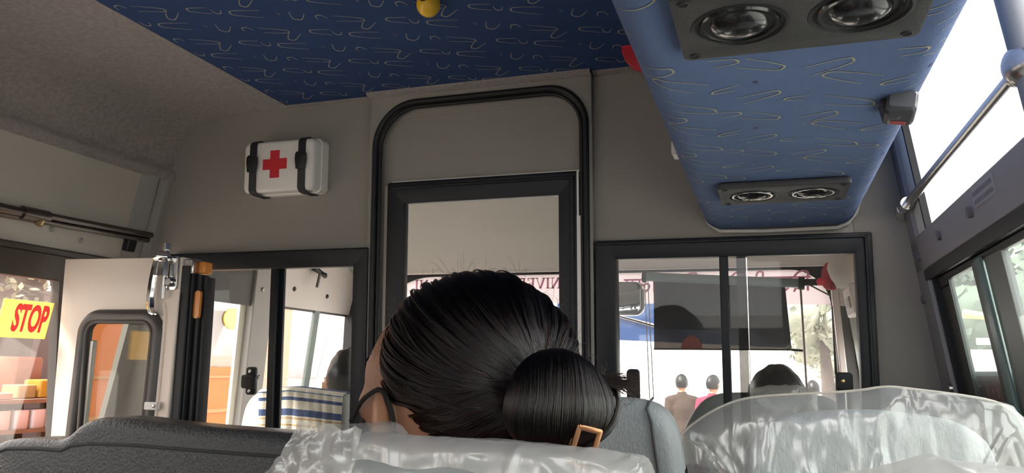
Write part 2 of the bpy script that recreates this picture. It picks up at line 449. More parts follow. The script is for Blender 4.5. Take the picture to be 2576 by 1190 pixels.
bm = B(); box(bm, -.335, -.314, -.016, -.008, -.040, -.022); obj('latch_arm', bm, M_rubber, lt, bevel=.002)
lt = obj('latch', plate_bm([rr(.134, -.029, .162, .003, .004, 4)], .016, -.014, .003), M_rubber, w3)
bm = B(); lathe(bm, [(.004, -.002), (.004, .002), (.001, .003)], 10, T(.145, -.023, -.012) @ RX(90)); obj('brass_screw', bm, mat('brass', (.7, .5, .25), .3, 1), lt)
bm = B(); box(bm, .133, .148, -.02, -.006, -.08, -.03); box(bm, .152, .160, -.02, -.006, -.08, -.03); obj('latch_stem', bm, M_rubber, lt)

# left side wall
def LWp(x): return x
lw = B()
box(lw, -.02, .0, -2.7, 1.656, -.086, .19)           # header panel (z 1.487..1.75)
struct(obj('wall_left', lw, M_wallside, M=LW, smooth=False))
bm = B(); box(bm, -.03, .0, -2.7, 1.66, -1.6, -.72); box(bm, -.03, 0, 1.49, 1.8, -1.6, -1.2)
for y0, y1 in ((-1.45, -1.38), (-.45, -.38), (.55, .62), (-2.7, -2.5)): box(bm, -.03, .0, y0, y1, -.72, -.165)
hexa(bm, [(-.03, 1.635, -.72), (.0, 1.635, -.72), (.0, 1.665, -.72), (-.03, 1.665, -.72), (-.03, 1.49, -.165), (.0, 1.49, -.165), (.0, 1.518, -.165), (-.03, 1.518, -.165)])
struct(obj('wall_left_lower', bm, M_brownrub, M=LW, smooth=False))
bm = B(); box(bm, -.05, .004, -2.7, 1.535, -.165, -.098); box(bm, -.05, .012, -2.7, 1.70, -.098, -.082); struct(obj('trim_7', bm, M_brownrub, M=LW, bevel=.003))
bm = B(); box(bm, -.05, -.01, -2.7, 1.49, -.168, -.1640); struct(obj('trim_8', bm, mat('salmon_seal', (.75, .42, .32), .6), M=LW))
# corner pillar, two facets
bm = B()
loft(bm, [[(-.02, 1.656, v), (.0, 1.656, v), (.012, 1.700, v), (.012, 1.712, v), (.004, 1.725, v), (.01, 1.75, v), (.004, 1.80, v), (-.03, 1.80, v)] for v in (-.10, -.06, .20)])
loft(bm, [[(-.02, 1.752, v), (.0, 1.752, v), (.004, 1.80, v), (-.03, 1.80, v)] for v in (-1.6, -.10)])
struct(obj('trim_9', bm, M_pillar, M=LW, angle=20))
w4 = empty('window_4', M=LW); w4['kind'] = 'structure'
bm = B(); box(bm, -.024, -.020, -2.5, 1.50, -.72, -.165); obj('glass_pane', bm, M_glassL, w4)
bolts('panel_screw', [(.001, 1.428, -.036), (.001, 1.0, -.036), (.001, 1.52, -.05)], .007, M_pillar, bpy.data.objects['wall_left'], 'x')

# right side wall: rail, corner pillar, windows
bm = B(); box(bm, -.012, .02, -2.7, 1.79, .214, .284); struct(obj('wall_right', bm, M_greyright, M=RW, bevel=.003))
bm = B(); box(bm, -.012, .02, 1.700, 1.81, -1.3, .75); box(bm, -.012, .02, -2.7, 1.9, -1.3, -.40); box(bm, .004, .02, -2.7, 1.9, .70, .9)
for y in (.15, -.9, -2.0): box(bm, -.008, .02, y, y + .06, -.4, .72)
struct(obj('wall_right_posts', bm, M_greyright, M=RW, bevel=.003))
bm = B(); box(bm, -.004, .004, 1.625, 1.705, .284, .72); struct(obj('trim_10', bm, mat('cream_window_surround', (.85, .82, .76), .5), M=RW))
bm = B(); box(bm, -.006, .006, 1.618, 1.628, .284, .72); struct(obj('trim_11', bm, M_rubber, M=RW))
# dark corner fillet between partition and right wall
bm = B(); loft(bm, [[(.212 - v * .09, -.002, v), (.245 - v * .10, -.010, v), (.325 - v * .139, -.02, v), (.352 - v * .139, -.02, v), (.352 - v * .139, .0, v)] for v in (-1.1, 0, .3, .72)])
struct(obj('trim_12', bm, M_wall, M=PF, angle=25))
w5 = empty('window_5', M=RW); w5['kind'] = 'structure'
bm = B(); box(bm, .006, .009, -2.6, 1.625, .284, .72); obj('glass_pane', bm, glass('upper_side_glass', (1, 1, 1), .05, .03), w5)
w6 = empty('window_6', M=RW); w6['kind'] = 'structure'
bm = B(); box(bm, -.006, .012, 1.655, 1.698, -.4, .195); box(bm, -.012, .016, -2.6, 1.70, .192, .214); box(bm, .0, .012, 1.59, 1.655, .170, .192); box(bm, .0, .012, 0, 1.59, .180, .192)
obj('window_frame', bm, M_black, w6, bevel=.002)
bm = B(); box(bm, -.014, -.004, 1.668, 1.694, -.4, .192); obj('frame_channel', bm, M_greyright, w6, bevel=.003)
bm = B(); box(bm, .004, .012, 1.585, 1.655, -.4, .18); obj('pane_border', bm, mat('dark_green_black', (.05, .06, .055), .4), w6)
bm = B(); box(bm, -.002, .008, 1.345, 1.385, -.4, .186); obj('mullion', bm, mat('dark_green_black', (.05, .06, .055), .4), w6, bevel=.002)
bm = B(); box(bm, -.007, -.001, 1.315, 1.345, -.4, .186); obj('pane_edge', bm, mat('green_glass_edge', (.20, .29, .27), .25), w6, bevel=.002)
bm = B(); box(bm, .0, .010, 1.225, 1.315, -.4, .186); obj('mullion_band', bm, mat('dark_border', (.12, .13, .125), .4), w6)  # darker band beside the mullion
bm = B(); box(bm, .008, .012, 1.33, 1.66, -.4, .19); obj('glass_pane', bm, M_glassR, w6)
bm = B(); box(bm, .001, .005, -2.5, 1.33, -.4, .19); obj('glass_pane', bm, M_glassR, w6)
bm = B(); lathe(bm, [(.009, -.003), (.009, .003), (.001, .004)], 14, T(-.016, 1.676, -.02) @ RY(-90)); obj('frame_screw', bm, M_steel, w6)
wr_ = bpy.data.objects['wall_right']
bolts('rail_bolt', [(-.014, 1.493, .252), (-.014, 1.272, .249), (-.014, 1.70, .243), (-.014, 1.745, .16), (-.014, 1.70, -.05), (-.014, .95, .249)], .009, mat('bolt_grey', (.16, .16, .18), .4), wr_, 'x')

# ================================================================== OVERHEAD RACK
rack = empty('luggage_rack', (.03, .4, 1.52))
tag(rack, 'long overhead luggage rack covered in blue fabric with looped threads', 'luggage rack')
rk = T(-.03, -.4, -1.52)
prof = []
for k in range(9):
    a = PI + .5 * PI * k / 8; prof.append((-.092 + .042 * math.cos(a), 1.562 + .042 * math.sin(a)))
for k in range(9):
    a = 1.5 * PI + .38 * PI * k / 8; prof.append((.150 + .036 * math.cos(a), 1.556 + .036 * math.sin(a)))
prof = [(-.172, 1.9235), (-.160, 1.80), (-.143, 1.66)] + prof + [(.215, 1.66), (.226, 1.80), (.222, 1.895), (.19, 1.9235)]
bm = B()
ys = [-2.6 + 4.34 * k / 12 for k in range(13)]
rings = [[(x, y, z) for x, z in prof] for y in ys]
def shrink(s, y): return [(.03 + (x - .03) * (1 - s), y, 1.75 + (z - 1.75) * (1 - s * 1.0)) for x, z in prof]
rings += [shrink(.01, 1.755), shrink(.04, 1.766), shrink(.09, 1.772)]
loft(bm, rings)
RE = [((-.050, .762), (-.108, .722), (-.104, .747), 0), ((-.021, .777), (-.050, .772), (-.046, .786), 0),
      ((.024, .809), (-.014, .776), (-.022, .792), 0), ((.092, .804), (.046, .817), (.052, .836), 0),
      ((.067, .837), (.124, .861), (.110, .876), 0), ((-.053, .865), (-.022, .848), (-.026, .860), 0),
      ((.021, .880), (-.026, .893), (-.020, .908), 0), ((.027, .907), (.054, .903), (.050, .913), 0), ((-.005, .845), (.02, .85), (.02, .858), 1)]
cuts = ((-.074, .13, .48, .742), (-.078, .138, 1.30, 1.44))
def rack_pt(p):
    x, y = p.x, p.y
    if x < -.092:
        a = min((-.092 - x) / .0425, PI / 2); ex = max(0, (-.092 - x) - .0425 * PI / 2)
        return Vector((-.092 - .0427 * math.sin(a) - ex * .11, y, 1.562 - .0427 * math.cos(a) + ex))
    if x > .150:
        a = min((x - .150) / .0365, .38 * PI); ex = max(0, (x - .150) - .0365 * .38 * PI)
        return Vector((.150 + .0367 * math.sin(a) + ex * .25, y, 1.556 - .0367 * math.cos(a) + ex * .97))
    return Vector((x, y, 1.5193))
def inside(p):
    if not (-.30 < p.x < .30 and -2.4 < p.y < 1.735): return False
    return not any(a < p.x < b and c < p.y < d for a, b, c, d in cuts)
def pat_rack(bm):
    for i in range(-3, 4):
        for j in range(-18, 8):
            o = Vector((.181, .020)) * i + Vector((-.003, .168)) * j
            for tip, e0, e1, k in RE:
                m0 = (Vector(e0) + Vector(e1)) / 2; e0, e1 = m0 + (Vector(e0) - m0) * 1.35, m0 + (Vector(e1) - m0) * 1.35
                pts = [p + o for p in ubend(tip, (e0, e1), .001)]
                if k == 1: pts = pts[5:-5]
                if not all(inside(p) for p in pts): continue
                n = len(pts); prev = None; w = .0010 if k == 0 else .002
                for q, p in enumerate(pts):
                    t = (pts[min(q + 1, n - 1)] - pts[max(q - 1, 0)]).normalized(); sd = Vector((-t.y, t.x)); ww = w * (.6 + .8 * (1 - abs(q / (n - 1) - .5) * 2))
                    v = [bm.verts.new(rack_pt(p + sd * ww * kk)) for kk in (-1, 1)]
                    if prev: bm.faces.new((prev[0], prev[1], v[1], v[0])).material_index = 1 if k == 0 else 2
                    prev = v
pat_rack(bm)
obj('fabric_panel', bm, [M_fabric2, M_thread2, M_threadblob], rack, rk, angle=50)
bm = B()
tube(bm, [(-.150, 1.752, 1.70), (-.139, 1.755, 1.60), (-.134, 1.758, 1.565), (-.122, 1.762, 1.535), (-.100, 1.766, 1.519), (.0, 1.768, 1.516), (.150, 1.768, 1.518), (.172, 1.766, 1.528), (.188, 1.762, 1.548), (.196, 1.758, 1.575)], .0045, 8)
obj('edge_piping', bm, mat('pale_grey_piping', (.55, .53, .50), .5), rack, rk)
# small bracket on the rack's left flank
bm = B(); box(bm, -.152, -.140, 1.30, 1.34, 1.575, 1.60); obj('clip_bracket', bm, M_white, rack, rk, bevel=.003)

def speaker(x, y, name, label, big):
    t = empty('speaker_panel', (x, y, 1.52)); tag(t, label, 'speaker', 'speaker panels on the luggage rack')
    w, h, z = .104, .066, -.016
    holes = [rr(-w, -h, w, h, .005, 4)]
    circ = lambda cx, r, n=36: [(cx + r * math.cos(2 * PI * k / n), r * math.sin(2 * PI * k / n)) for k in range(n)]
    pl = plate_bm([rr(-w, -h, w, h, .006, 4), circ(-.050, .0415), circ(.050, .0415)], .010, 0, .0015)
    obj('baffle', pl, mat('black_speaker_panel', (.035, .035, .037), .55, bump=.3, bscale=700), t, T(0, 0, -.0075) @ RX(-90))
    bm = B(); box(bm, -w + .004, w - .004, -h + .004, h - .004, -.006, -.001); obj('backing', bm, M_rubber, t)
    for cx in (-.050, .050):
        bm = B(); lathe(bm, [(.0425, -.0095), (.0425, -.013), (.040, -.0135), (.0385, -.011)], 40, T(cx, 0, 0)); obj('trim_ring', bm, M_rubber, t)
        bm = B(); lathe(bm, [(.037, -.0095), (.0345, -.0135), (.031, -.0135), (.0295, -.009)], 40, T(cx, 0, 0)); d = obj('surround', bm, mat('glossy_black_surround', (.012, .012, .012), .18, coat=.6), t)
        bm = B(); lathe(bm, [(.0312, -.0095), (.030, -.0085), (.0285, -.006)], 40, T(cx, 0, 0)); obj('chrome_ring', bm, M_chrome, t)
        bm = B(); lathe(bm, [(.0285, -.005), (.0265, -.0105), (.022, -.0150), (.0145, -.0180), (.007, -.0193), (.0005, -.0195)], 40, T(cx, 0, 0), caps=False); obj('dome', bm, mat('satin_black_dome', (.045, .045, .047), .22, .75, coat=.4), t)
    for sx in (-1, 1):
        for sy in (-1, 1):
            bm = B(); lathe(bm, [(.0055, -.0128), (.0045, -.0135), (.0035, -.011), (.001, -.0105)], 14, T(sx * .094, sy * .056, 0)); obj('screw_hole', bm, M_rubber, t)
    if big:
        bm = text_bm('SOUND', .012, .0006, .0002); bmesh.ops.transform(bm, matrix=T(0, .056, -.0132) @ RX(-90) @ Matrix.Scale(-1, 4, (0, 0, 1)), verts=bm.verts); bm.free()
    return t
speaker(.034, .668, 'speaker_panel', 'nearest twin speaker panel on the luggage rack, cut by the picture top', True)
speaker(.030, 1.368, 'speaker_panel', 'far twin speaker panel near the front end of the luggage rack', False)

sw = empty('switch_box', M=T(.158, .955, 1.522) @ Matrix.Scale(.66, 4)); tag(sw, 'small black button box with red button under the luggage rack edge', 'switch box')
bm = B()
rings = []
for y, s in ((-.045, .80), (-.04, .95), (.02, 1.0), (.040, .95), (.046, .85)):
    rings.append([(px * s * .026, y, -.014 + pz * s * .020) for px, pz in rr(-1, -1, 1, 1, .35, 4)])
loft(bm, rings); obj('housing', bm, mat('charcoal_plastic', (.075, .08, .09), .35), sw, RZ(-4) @ RY(10))
bm = B(); loft(bm, [[(px * .020, -.050 , -.014 + pz * .014) for px, pz in rr(-1, -1, 1, 1, .35, 4)], [(px * .022, -.044, -.014 + pz * .017) for px, pz in rr(-1, -1, 1, 1, .35, 4)]]); obj('face', bm, mat('charcoal_plastic', (.075, .08, .09), .35), sw, RZ(-4) @ RY(10))
bm = B(); loft(bm, [[(x_, y_ + k * .016, -.0345 - (0.001 if 0 < k < 1 else 0)) for x_, y_ in ((-.013, .016), (0, .014), (.013, .016), (.013, .020), (-.013, .020))] for k in (0, .2, .8, 1)])
obj('button', bm, mat('dull_red_button', (.50, .10, .11), .4), sw, RZ(-4) @ RY(10))
bm = B(); lathe(bm, [(.003, .002), (.003, -.001), (.0005, -.002)], 10, T(0, -.006, -.0345)); obj('screw', bm, M_steel, sw, RZ(-4) @ RY(10))
bm = B(); loft(bm, [[(-.036, y, -.002), (-.030, y, -.03), (-.024, y, -.034), (-.024, y, .0)] for y in (-.03, .03)]); obj('side_clip', bm, M_rubber, sw, RZ(-4))

# ================================================================== CEILING ORNAMENTS
yb = empty('hanging_ball', (-.627, 1.285, 1.925)); tag(yb, 'small round yellow ornament hanging from the blue ceiling at the picture top', 'ornament')
bm = B(); ball(bm, (0, 0, -.008), .024, .024, .026, 24, 14); obj('ball', bm, M_yellow, yb)
bm = B(); lathe(bm, [(.010, -.003), (.010, .004), (.002, .006)], 14, T(0, -.023, -.002) @ RX(70)); obj('dark_eye', bm, M_rubber, yb)
bm = B(); lathe(bm, [(.006, .014), (.006, .0), (.002, .0)], 12); obj('hook', bm, M_steel, yb)
rd = empty('hanging_strap', (-.275, 1.62, 1.925)); tag(rd, 'red plastic strap hanging from the ceiling, half hidden by the luggage rack', 'strap')
bm = B()
loft(bm, [[(x + dx, dy, z) for dx, dy in ((-.008 - w, -.012), (.012 + w, -.014), (.012 + w, .012), (-.008 - w, .010))] for x, z, w in ((-.010, .0, .0), (-.010, -.012, .003), (-.002, -.03, .004), (.012, -.05, .002), (.03, -.06, .0), (.05, -.062, -.002))])
obj('strap_loop', bm, M_red, rd, bevel=.003)
bm = B(); box(bm, -.02, .03, -.015, .015, -.003, .0005); obj('mount', bm, M_red, rd, bevel=.001)

# ================================================================== FIRST AID BOX
fa = empty('first_aid_box', M=PF @ T(-1.250, -.001, .541) @ Matrix.Scale(.875, 4)); tag(fa, 'white first aid box with red cross strapped to the grey partition', 'first aid box')
def rbox(x0, x1, z0, z1, y0, y1, r, e=.006):
    bm = B(); R0 = rr(x0, z0, x1, z1, r, 6); R1 = rr(x0 + e, z0 + e, x1 - e, z1 - e, r, 6)
    loft(bm, [[(x, y1, z) for x, z in R0], [(x, y0 + e, z) for x, z in R0], [(x, y0 + e * .35, z) for x, z in rr(x0 + e * .3, z0 + e * .3, x1 - e * .3, z1 - e * .3, r, 6)], [(x, y0, z) for x, z in R1]])
    return bm
X0, X1, Z0, Z1 = -.150, .118, -.088, .084
obj('back_shell', rbox(X0, X1, Z0, Z1, -.034, -.001, .016, .003), M_white, fa)
obj('lid', rbox(X0 + .004, X1 - .004, Z0 + .004, Z1 - .004, -.078, -.030, .018, .010), M_white, fa)
bm = B(); loft(bm, [[(x, y, z) for x, z in rr(X0 - .001, Z0 - .001, X1 + .001, Z1 + .001, .018, 6)] for y in (-.037, -.030)]); obj('seam_rib', bm, M_white, fa)
cx, cz, a, b = -.028, .004, .017, .044
plate('red_cross', [[(cx + x, cz + z) for x, z in ((-a, -b), (a, -b), (a, -a), (b, -a), (b, a), (a, a), (a, b), (-a, b), (-a, a), (-b, a), (-b, -a), (-a, -a))]], .0012, M_redcross, fa, y=-.0785)
for sx in (-.108, .072):
    bm = B()
    pth = [(-.002, Z1 + .003), (-.06, Z1 + .003), (-.074, Z1 - .004), (-.081, Z1 - .014), (-.082, .0), (-.081, Z0 + .012), (-.074, Z0 + .002), (-.06, Z0 - .003), (-.002, Z0 - .003)]
    loft(bm, [[(sx - .013, y, z), (sx + .013, y, z), (sx + .013, y + (.002 if abs(z) < .08 else 0), z - .002 * (1 if z > 0 else -1)), (sx - .013, y + (.002 if abs(z) < .08 else 0), z - .002 * (1 if z > 0 else -1))] for y, z in pth])
    st = obj('strap', bm, M_strap, fa)
    bk = obj('buckle', plate_bm([[(sx - .013, .034), (sx - .017, .028), (sx - .018, .012), (sx - .014, -.016), (sx + .014, -.016), (sx + .018, .012), (sx + .017, .028), (sx + .013, .034)]], .008, -.086, .002), mat('black_buckle', (.015, .015, .017), .35), st)

# ================================================================== DOOR LEAF (folded inwards)
dl = empty('door_leaf', (-1.5, 1.45, 0)); dl['kind'] = 'thing'
tag(dl, 'cream folding door leaf with rounded window standing open by the left wall', 'door')
dM = T(1.5, -1.45, 0)
outer = [(-1.652, .52), (-1.320, .52), (-1.335, 1.443), (-1.702, 1.448)]
gl_o = rr(-1.625, .62, -1.366, 1.318, .05, 8)
obj('panel', plate_bm([outer, gl_o], .036, 1.468, .003), M_cream, dl, dM, angle=30)
# pressed rib beside the window and the edge flange
bm = B()
tube(bm, [(-1.360, 1.449, .54), (-1.3645, 1.449, 1.30), (-1.372, 1.449, 1.335)], .0045, 8); tube(bm, [(-1.323, 1.449, .54), (-1.332, 1.449, 1.36)], .004, 8)
obj('pressed_rib', bm, M_cream, dl, dM)
gk = rr(-1.612, .633, -1.379, 1.305, .045, 8)
bm = B(); tube(bm, [(x, 1.452, z) for x, z in gk + gk[:1]], .0165, 12, caps=False); obj('window_gasket', bm, mat('brown_gasket', (.075, .062, .058), .42), dl, dM, angle=80)
bm = B(); tube(bm, [(x, 1.444, z) for x, z in rr(-1.598, .647, -1.393, 1.291, .035, 8) + [(-1.563, .647)]], .006, 8); obj('gasket_lip', bm, M_brownrub, dl, dM, angle=80)
bm = B(); box(bm, -1.615, -1.376, 1.462, 1.466, .63, 1.308); obj('glass_pane', bm, M_glassdoor, dl, dM)
bm = B(); box(bm, -1.588, -1.576, 1.448, 1.46, .64, 1.245); obj('glass_channel', bm, mat('grey_aluminium', (.45, .42, .38), .4, .6), dl, dM, bevel=.002)
# rubber edge seals and the second leaf seen on edge
bm = B()
for x0, x1, y0, y1, zt in ((-1.333, -1.309, 1.452, 1.485, 1.425), (-1.309, -1.303, 1.458, 1.49, 1.43), (-1.302, -1.289, 1.47, 1.50, 1.405), (-1.290, -1.278, 1.478, 1.51, 1.40)):
    R = rr(x0, y0, x1, y1, .0025, 3)
    loft(bm, [[(x + (0.025 if z < .6 else 0), y, z) for x, y in R] for z in (.53, zt)])
obj('edge_seal', bm, M_rubber, dl, dM, angle=50)
bm = B(); box(bm, -1.338, -1.302, 1.455, 1.49, 1.405, 1.442); obj('edge_cap', bm, M_steel, dl, dM, bevel=.003)
bm = B(); box(bm, -1.304, -1.282, 1.472, 1.50, 1.408, 1.437); obj('amber_reflection', bm, mat('amber_reflection_tint', (.72, .26, .05), .25), dl, dM, bevel=.004)  # orange reflections on the door edge, built as solid amber pieces
bm = B(); R = rr(-1.2995, 1.300, -1.283, 1.366, .007, 5)
loft(bm, [[(x, y, z) for x, z in R] for y in (1.466, 1.474)])
for z in (1.318, 1.346): pass
obj('amber_reflection', bm, mat('amber_reflection_tint', (.72, .26, .05), .25), dl, dM)
# chrome handle with its latch plate
h = obj('handle_plate', plate_bm([rr(-1.366, 1.368, -1.338, 1.446, .006, 4)], .006, 1.446, .002), M_chrome, dl, dM)
bm = B(); lathe(bm, [(.012, -.006), (.012, .006), (.008, .010), (.001, .010)], 18, T(-1.352, 1.442, 1.385) @ RX(90)); obj('lock_cylinder', bm, M_steel, h)
bm = B(); loft(bm, [[(x + k, 1.435 - d, z) for k, d in ((-.010, 0), (-.004, .010), (.006, .010), (.010, 0), (0, -.006))] for x, z in ((-1.390, 1.440), (-1.394, 1.42), (-1.398, 1.39), (-1.400, 1.35), (-1.398, 1.325), (-1.390, 1.310), (-1.378, 1.305), (-1.374, 1.308))])
obj('handle_grip', bm, M_chrome, h, angle=60)
bm = B(); tube(bm, [(-1.392, 1.43, 1.445), (-1.375, 1.425, 1.446), (-1.355, 1.432, 1.444)], [.010, .013, .010], 12); box(bm, -1.380, -1.362, 1.425, 1.437, 1.40, 1.436); obj('handle_pivot', bm, M_chrome, h)
bm = B(); tube(bm, [(-1.368, 1.436, 1.44), (-1.368, 1.436, 1.475)], .006, 10); tube(bm, [(-1.368, 1.436, 1.462), (-1.368, 1.436, 1.478)], .010, 10); obj('lock_pin', bm, M_chrome, h)
bm = B(); tube(bm, [(-1.366, 1.437, 1.43), (-1.366, 1.437, 1.345)], .004, 8); obj('lock_rod', bm, M_steel, h)
bk = obj('catch_bracket', plate_bm([rr(-1.386, 1.087, -1.352, 1.103, .002, 3)], .014, 1.441, .001), M_white, dl, dM)
bm = B(); lathe(bm, [(.004, 0), (.004, .003), (.001, .004)], 10, T(-1.358, 1.433, 1.095) @ RX(90)); obj('screw', bm, M_steel, bk)

# ================================================================== RODS
r1 = empty('curtain_rod', M=LW); tag(r1, 'double steel rod running along the beige panel above the left door', 'rod')
bm = B(); tube(bm, [(.028, 1.0, -.008), (.028, 1.345, -.010)], .012, 14); tube(bm, [(.028, 1.345, -.006), (.030, 1.72, .004)], .0085, 14); obj('upper_rod', bm, M_darkmetal, r1)
bm = B(); tube(bm, [(.020, 1.0, -.030), (.022, 1.72, -.012)], .008, 12); obj('lower_rod', bm, M_darkmetal, r1)
bm = B(); tube(bm, [(.028, 1.315, -.010), (.028, 1.385, -.009)], .017, 14); obj('clamp', bm, M_darkmetal, r1)
bm = B(); tube(bm, [(.03, 1.37, -.012), (.034, 1.362, -.032)], [.012, .009], 10); obj('clamp_nut', bm, mat('worn_brass', (.45, .33, .16), .35, .9), r1)
bm = B(); box(bm, .0, .022, 1.655, 1.685, -.055, -.012); obj('end_stop', bm, M_rubber, r1, bevel=.004)
r2 = empty('grab_rail', M=RW @ T(.019, 0, 0)); tag(r2, 'thin chrome rail across the tall right side window', 'rail')
bm = B(); tube(bm, [(-.035, 1.745, .352), (-.030, .955, .352)], .0085, 16); obj('rod', bm, M_steel, r2)
bm = B(); tube(bm, [(-.035, 1.715, .352), (-.035, 1.675, .352)], .0135, 16); obj('rod_collar', bm, M_chrome, r2)
bm = B(); tube(bm, [(-.035, 1.735, .352), (-.034, 1.755, .345), (-.033, 1.785, .332)], [.012, .016, .013], 14); obj('end_bracket', bm, M_chrome, r2)
bm = B(); tube(bm, [(-.035, 1.765, .344), (-.02, 1.765, .344)], .011, 12); obj('bracket_foot', bm, M_chrome, r2)
r3 = empty('grab_pole', M=RW @ T(.029, -.045, 0)); tag(r3, 'grey upright grab pole at the upper right edge of the picture', 'pole')
bm = B(); tube(bm, [(-.037, .985, -1.25), (-.037, .985, .66)], .0145, 18); obj('pole', bm, mat('grey_painted_tube', (.20, .21, .235), .5), r3)
bm = B(); ball(bm, (-.037, .99, .352), .024, .024, .026); tube(bm, [(-.037, 1.0, .352), (-.036, 1.022, .352)], .015, 14); tube(bm, [(-.037, .99, .352), (.0, .99, .352)], .012, 12); obj('joint', bm, M_steel, r3)

# STOP sticker on the left window
st = empty('stop_sign', M=LW @ T(-.012, 1.436, -.274)); tag(st, 'yellow STOP sign on the left door window', 'sign')
bm = B(); box(bm, -.002, .002, -.072, .066, -.047, .049); obj('sign_plate', bm, M_stopy, st, smooth=False)
bm = text_bm('STOP', .094, .001, .0034, 'CENTER', .42)
bmesh.ops.transform(bm, matrix=T(.003, .010, .001) @ RZ(90), verts=bm.verts); obj('lettering', bm, M_stopr, st, smooth=False)
# pale label on the right rail
lb = empty('notice_label', M=RW @ T(-.0125, 1.19, .262)); tag(lb, 'grey label with small print on the rail below the tall window', 'label')
bm = B(); box(bm, -.0006, .001, -.055, .055, -.014, .016); obj('label_sheet', bm, mat('grey_label', (.36, .35, .37), .5), lb)
bm = B()
for k, (n, L) in enumerate(((16, .046), (14, .046))):
    random.seed(k + 3); y = -L
    while y < L:
        d = random.uniform(.004, .009); box(bm, -.0012, -.0006, y, y + d, .006 - k * .012 - .003, .006 - k * .012 + .003); y += d + .002
obj('small_print', bm, mat('faded_print', (.22, .21, .25), .6), lb, smooth=False)
# ================================================================== DRIVER'S CAB (seen through the partition glass)
def ap(p, k): return Vector(p)
bm = B()
def hl(x): return [(x, 1.86, 1.86), (x, 2.1, 1.83), (x, 2.45, 1.77), (x, 2.70, 1.69), (x, 2.82, 1.625), (x, 2.90, 1.588), (x, 2.93, 1.590), (x, 3.0, 1.62), (x, 3.0, 1.90), (x, 1.86, 1.90)]
loft(bm, [hl(x) for x in (-1.80, -1.2, -.6, .0, .30)])
struct(obj('ceiling_cab', bm, M_headl, angle=50))
bm = B(); tube(bm, [(-1.80, 2.905, 1.590), (.26, 2.905, 1.590)], .007, 8); struct(obj('trim_13', bm, M_cabtrim))
# windscreen, dark ceramic border with rounded corners, printed sun strip
ws = empty('window_7', (0, 2.95, 0)); ws['kind'] = 'structure'
wo = rr(-1.78, .55, .27, 1.66, .01)
wi = rr(-1.66, .92, .215, 1.578, [.06, .06, .14, .30], 12)
for k, (x, z) in enumerate(wi):   # wide soft upper left corner
    pass
plate('screen_border', [wo, wi], .012, M_rubber, ws)
bm = B(); box(bm, -1.70, .235, -.004, .004, .9, 1.60); obj('glass_pane', bm, M_screen, ws)
ss = empty('sun_strip', (0, 2.94, 0)); tag(ss, 'pink lettered sun strip along the top of the windscreen', 'sticker')
M_pink = film('pink_sun_strip', (1.0, .93, .95), .0, 1.0, .03, .3)
strip = [(x, z) for x, z in wi if z > 1.45] + [(-1.66, 1.475), (.215, 1.445)]
strip = [(.214, 1.448), (.2145, 1.44)] + [p for p in rr(-1.655, 1.2, .213, 1.576, [.01, .01, .14, .30], 12) if p[1] > 1.25] + [(-1.655, 1.455), (-.8, 1.4600)]
obj('strip_sheet', plate_bm([strip], .001, 0), M_pink, ss, smooth=False)
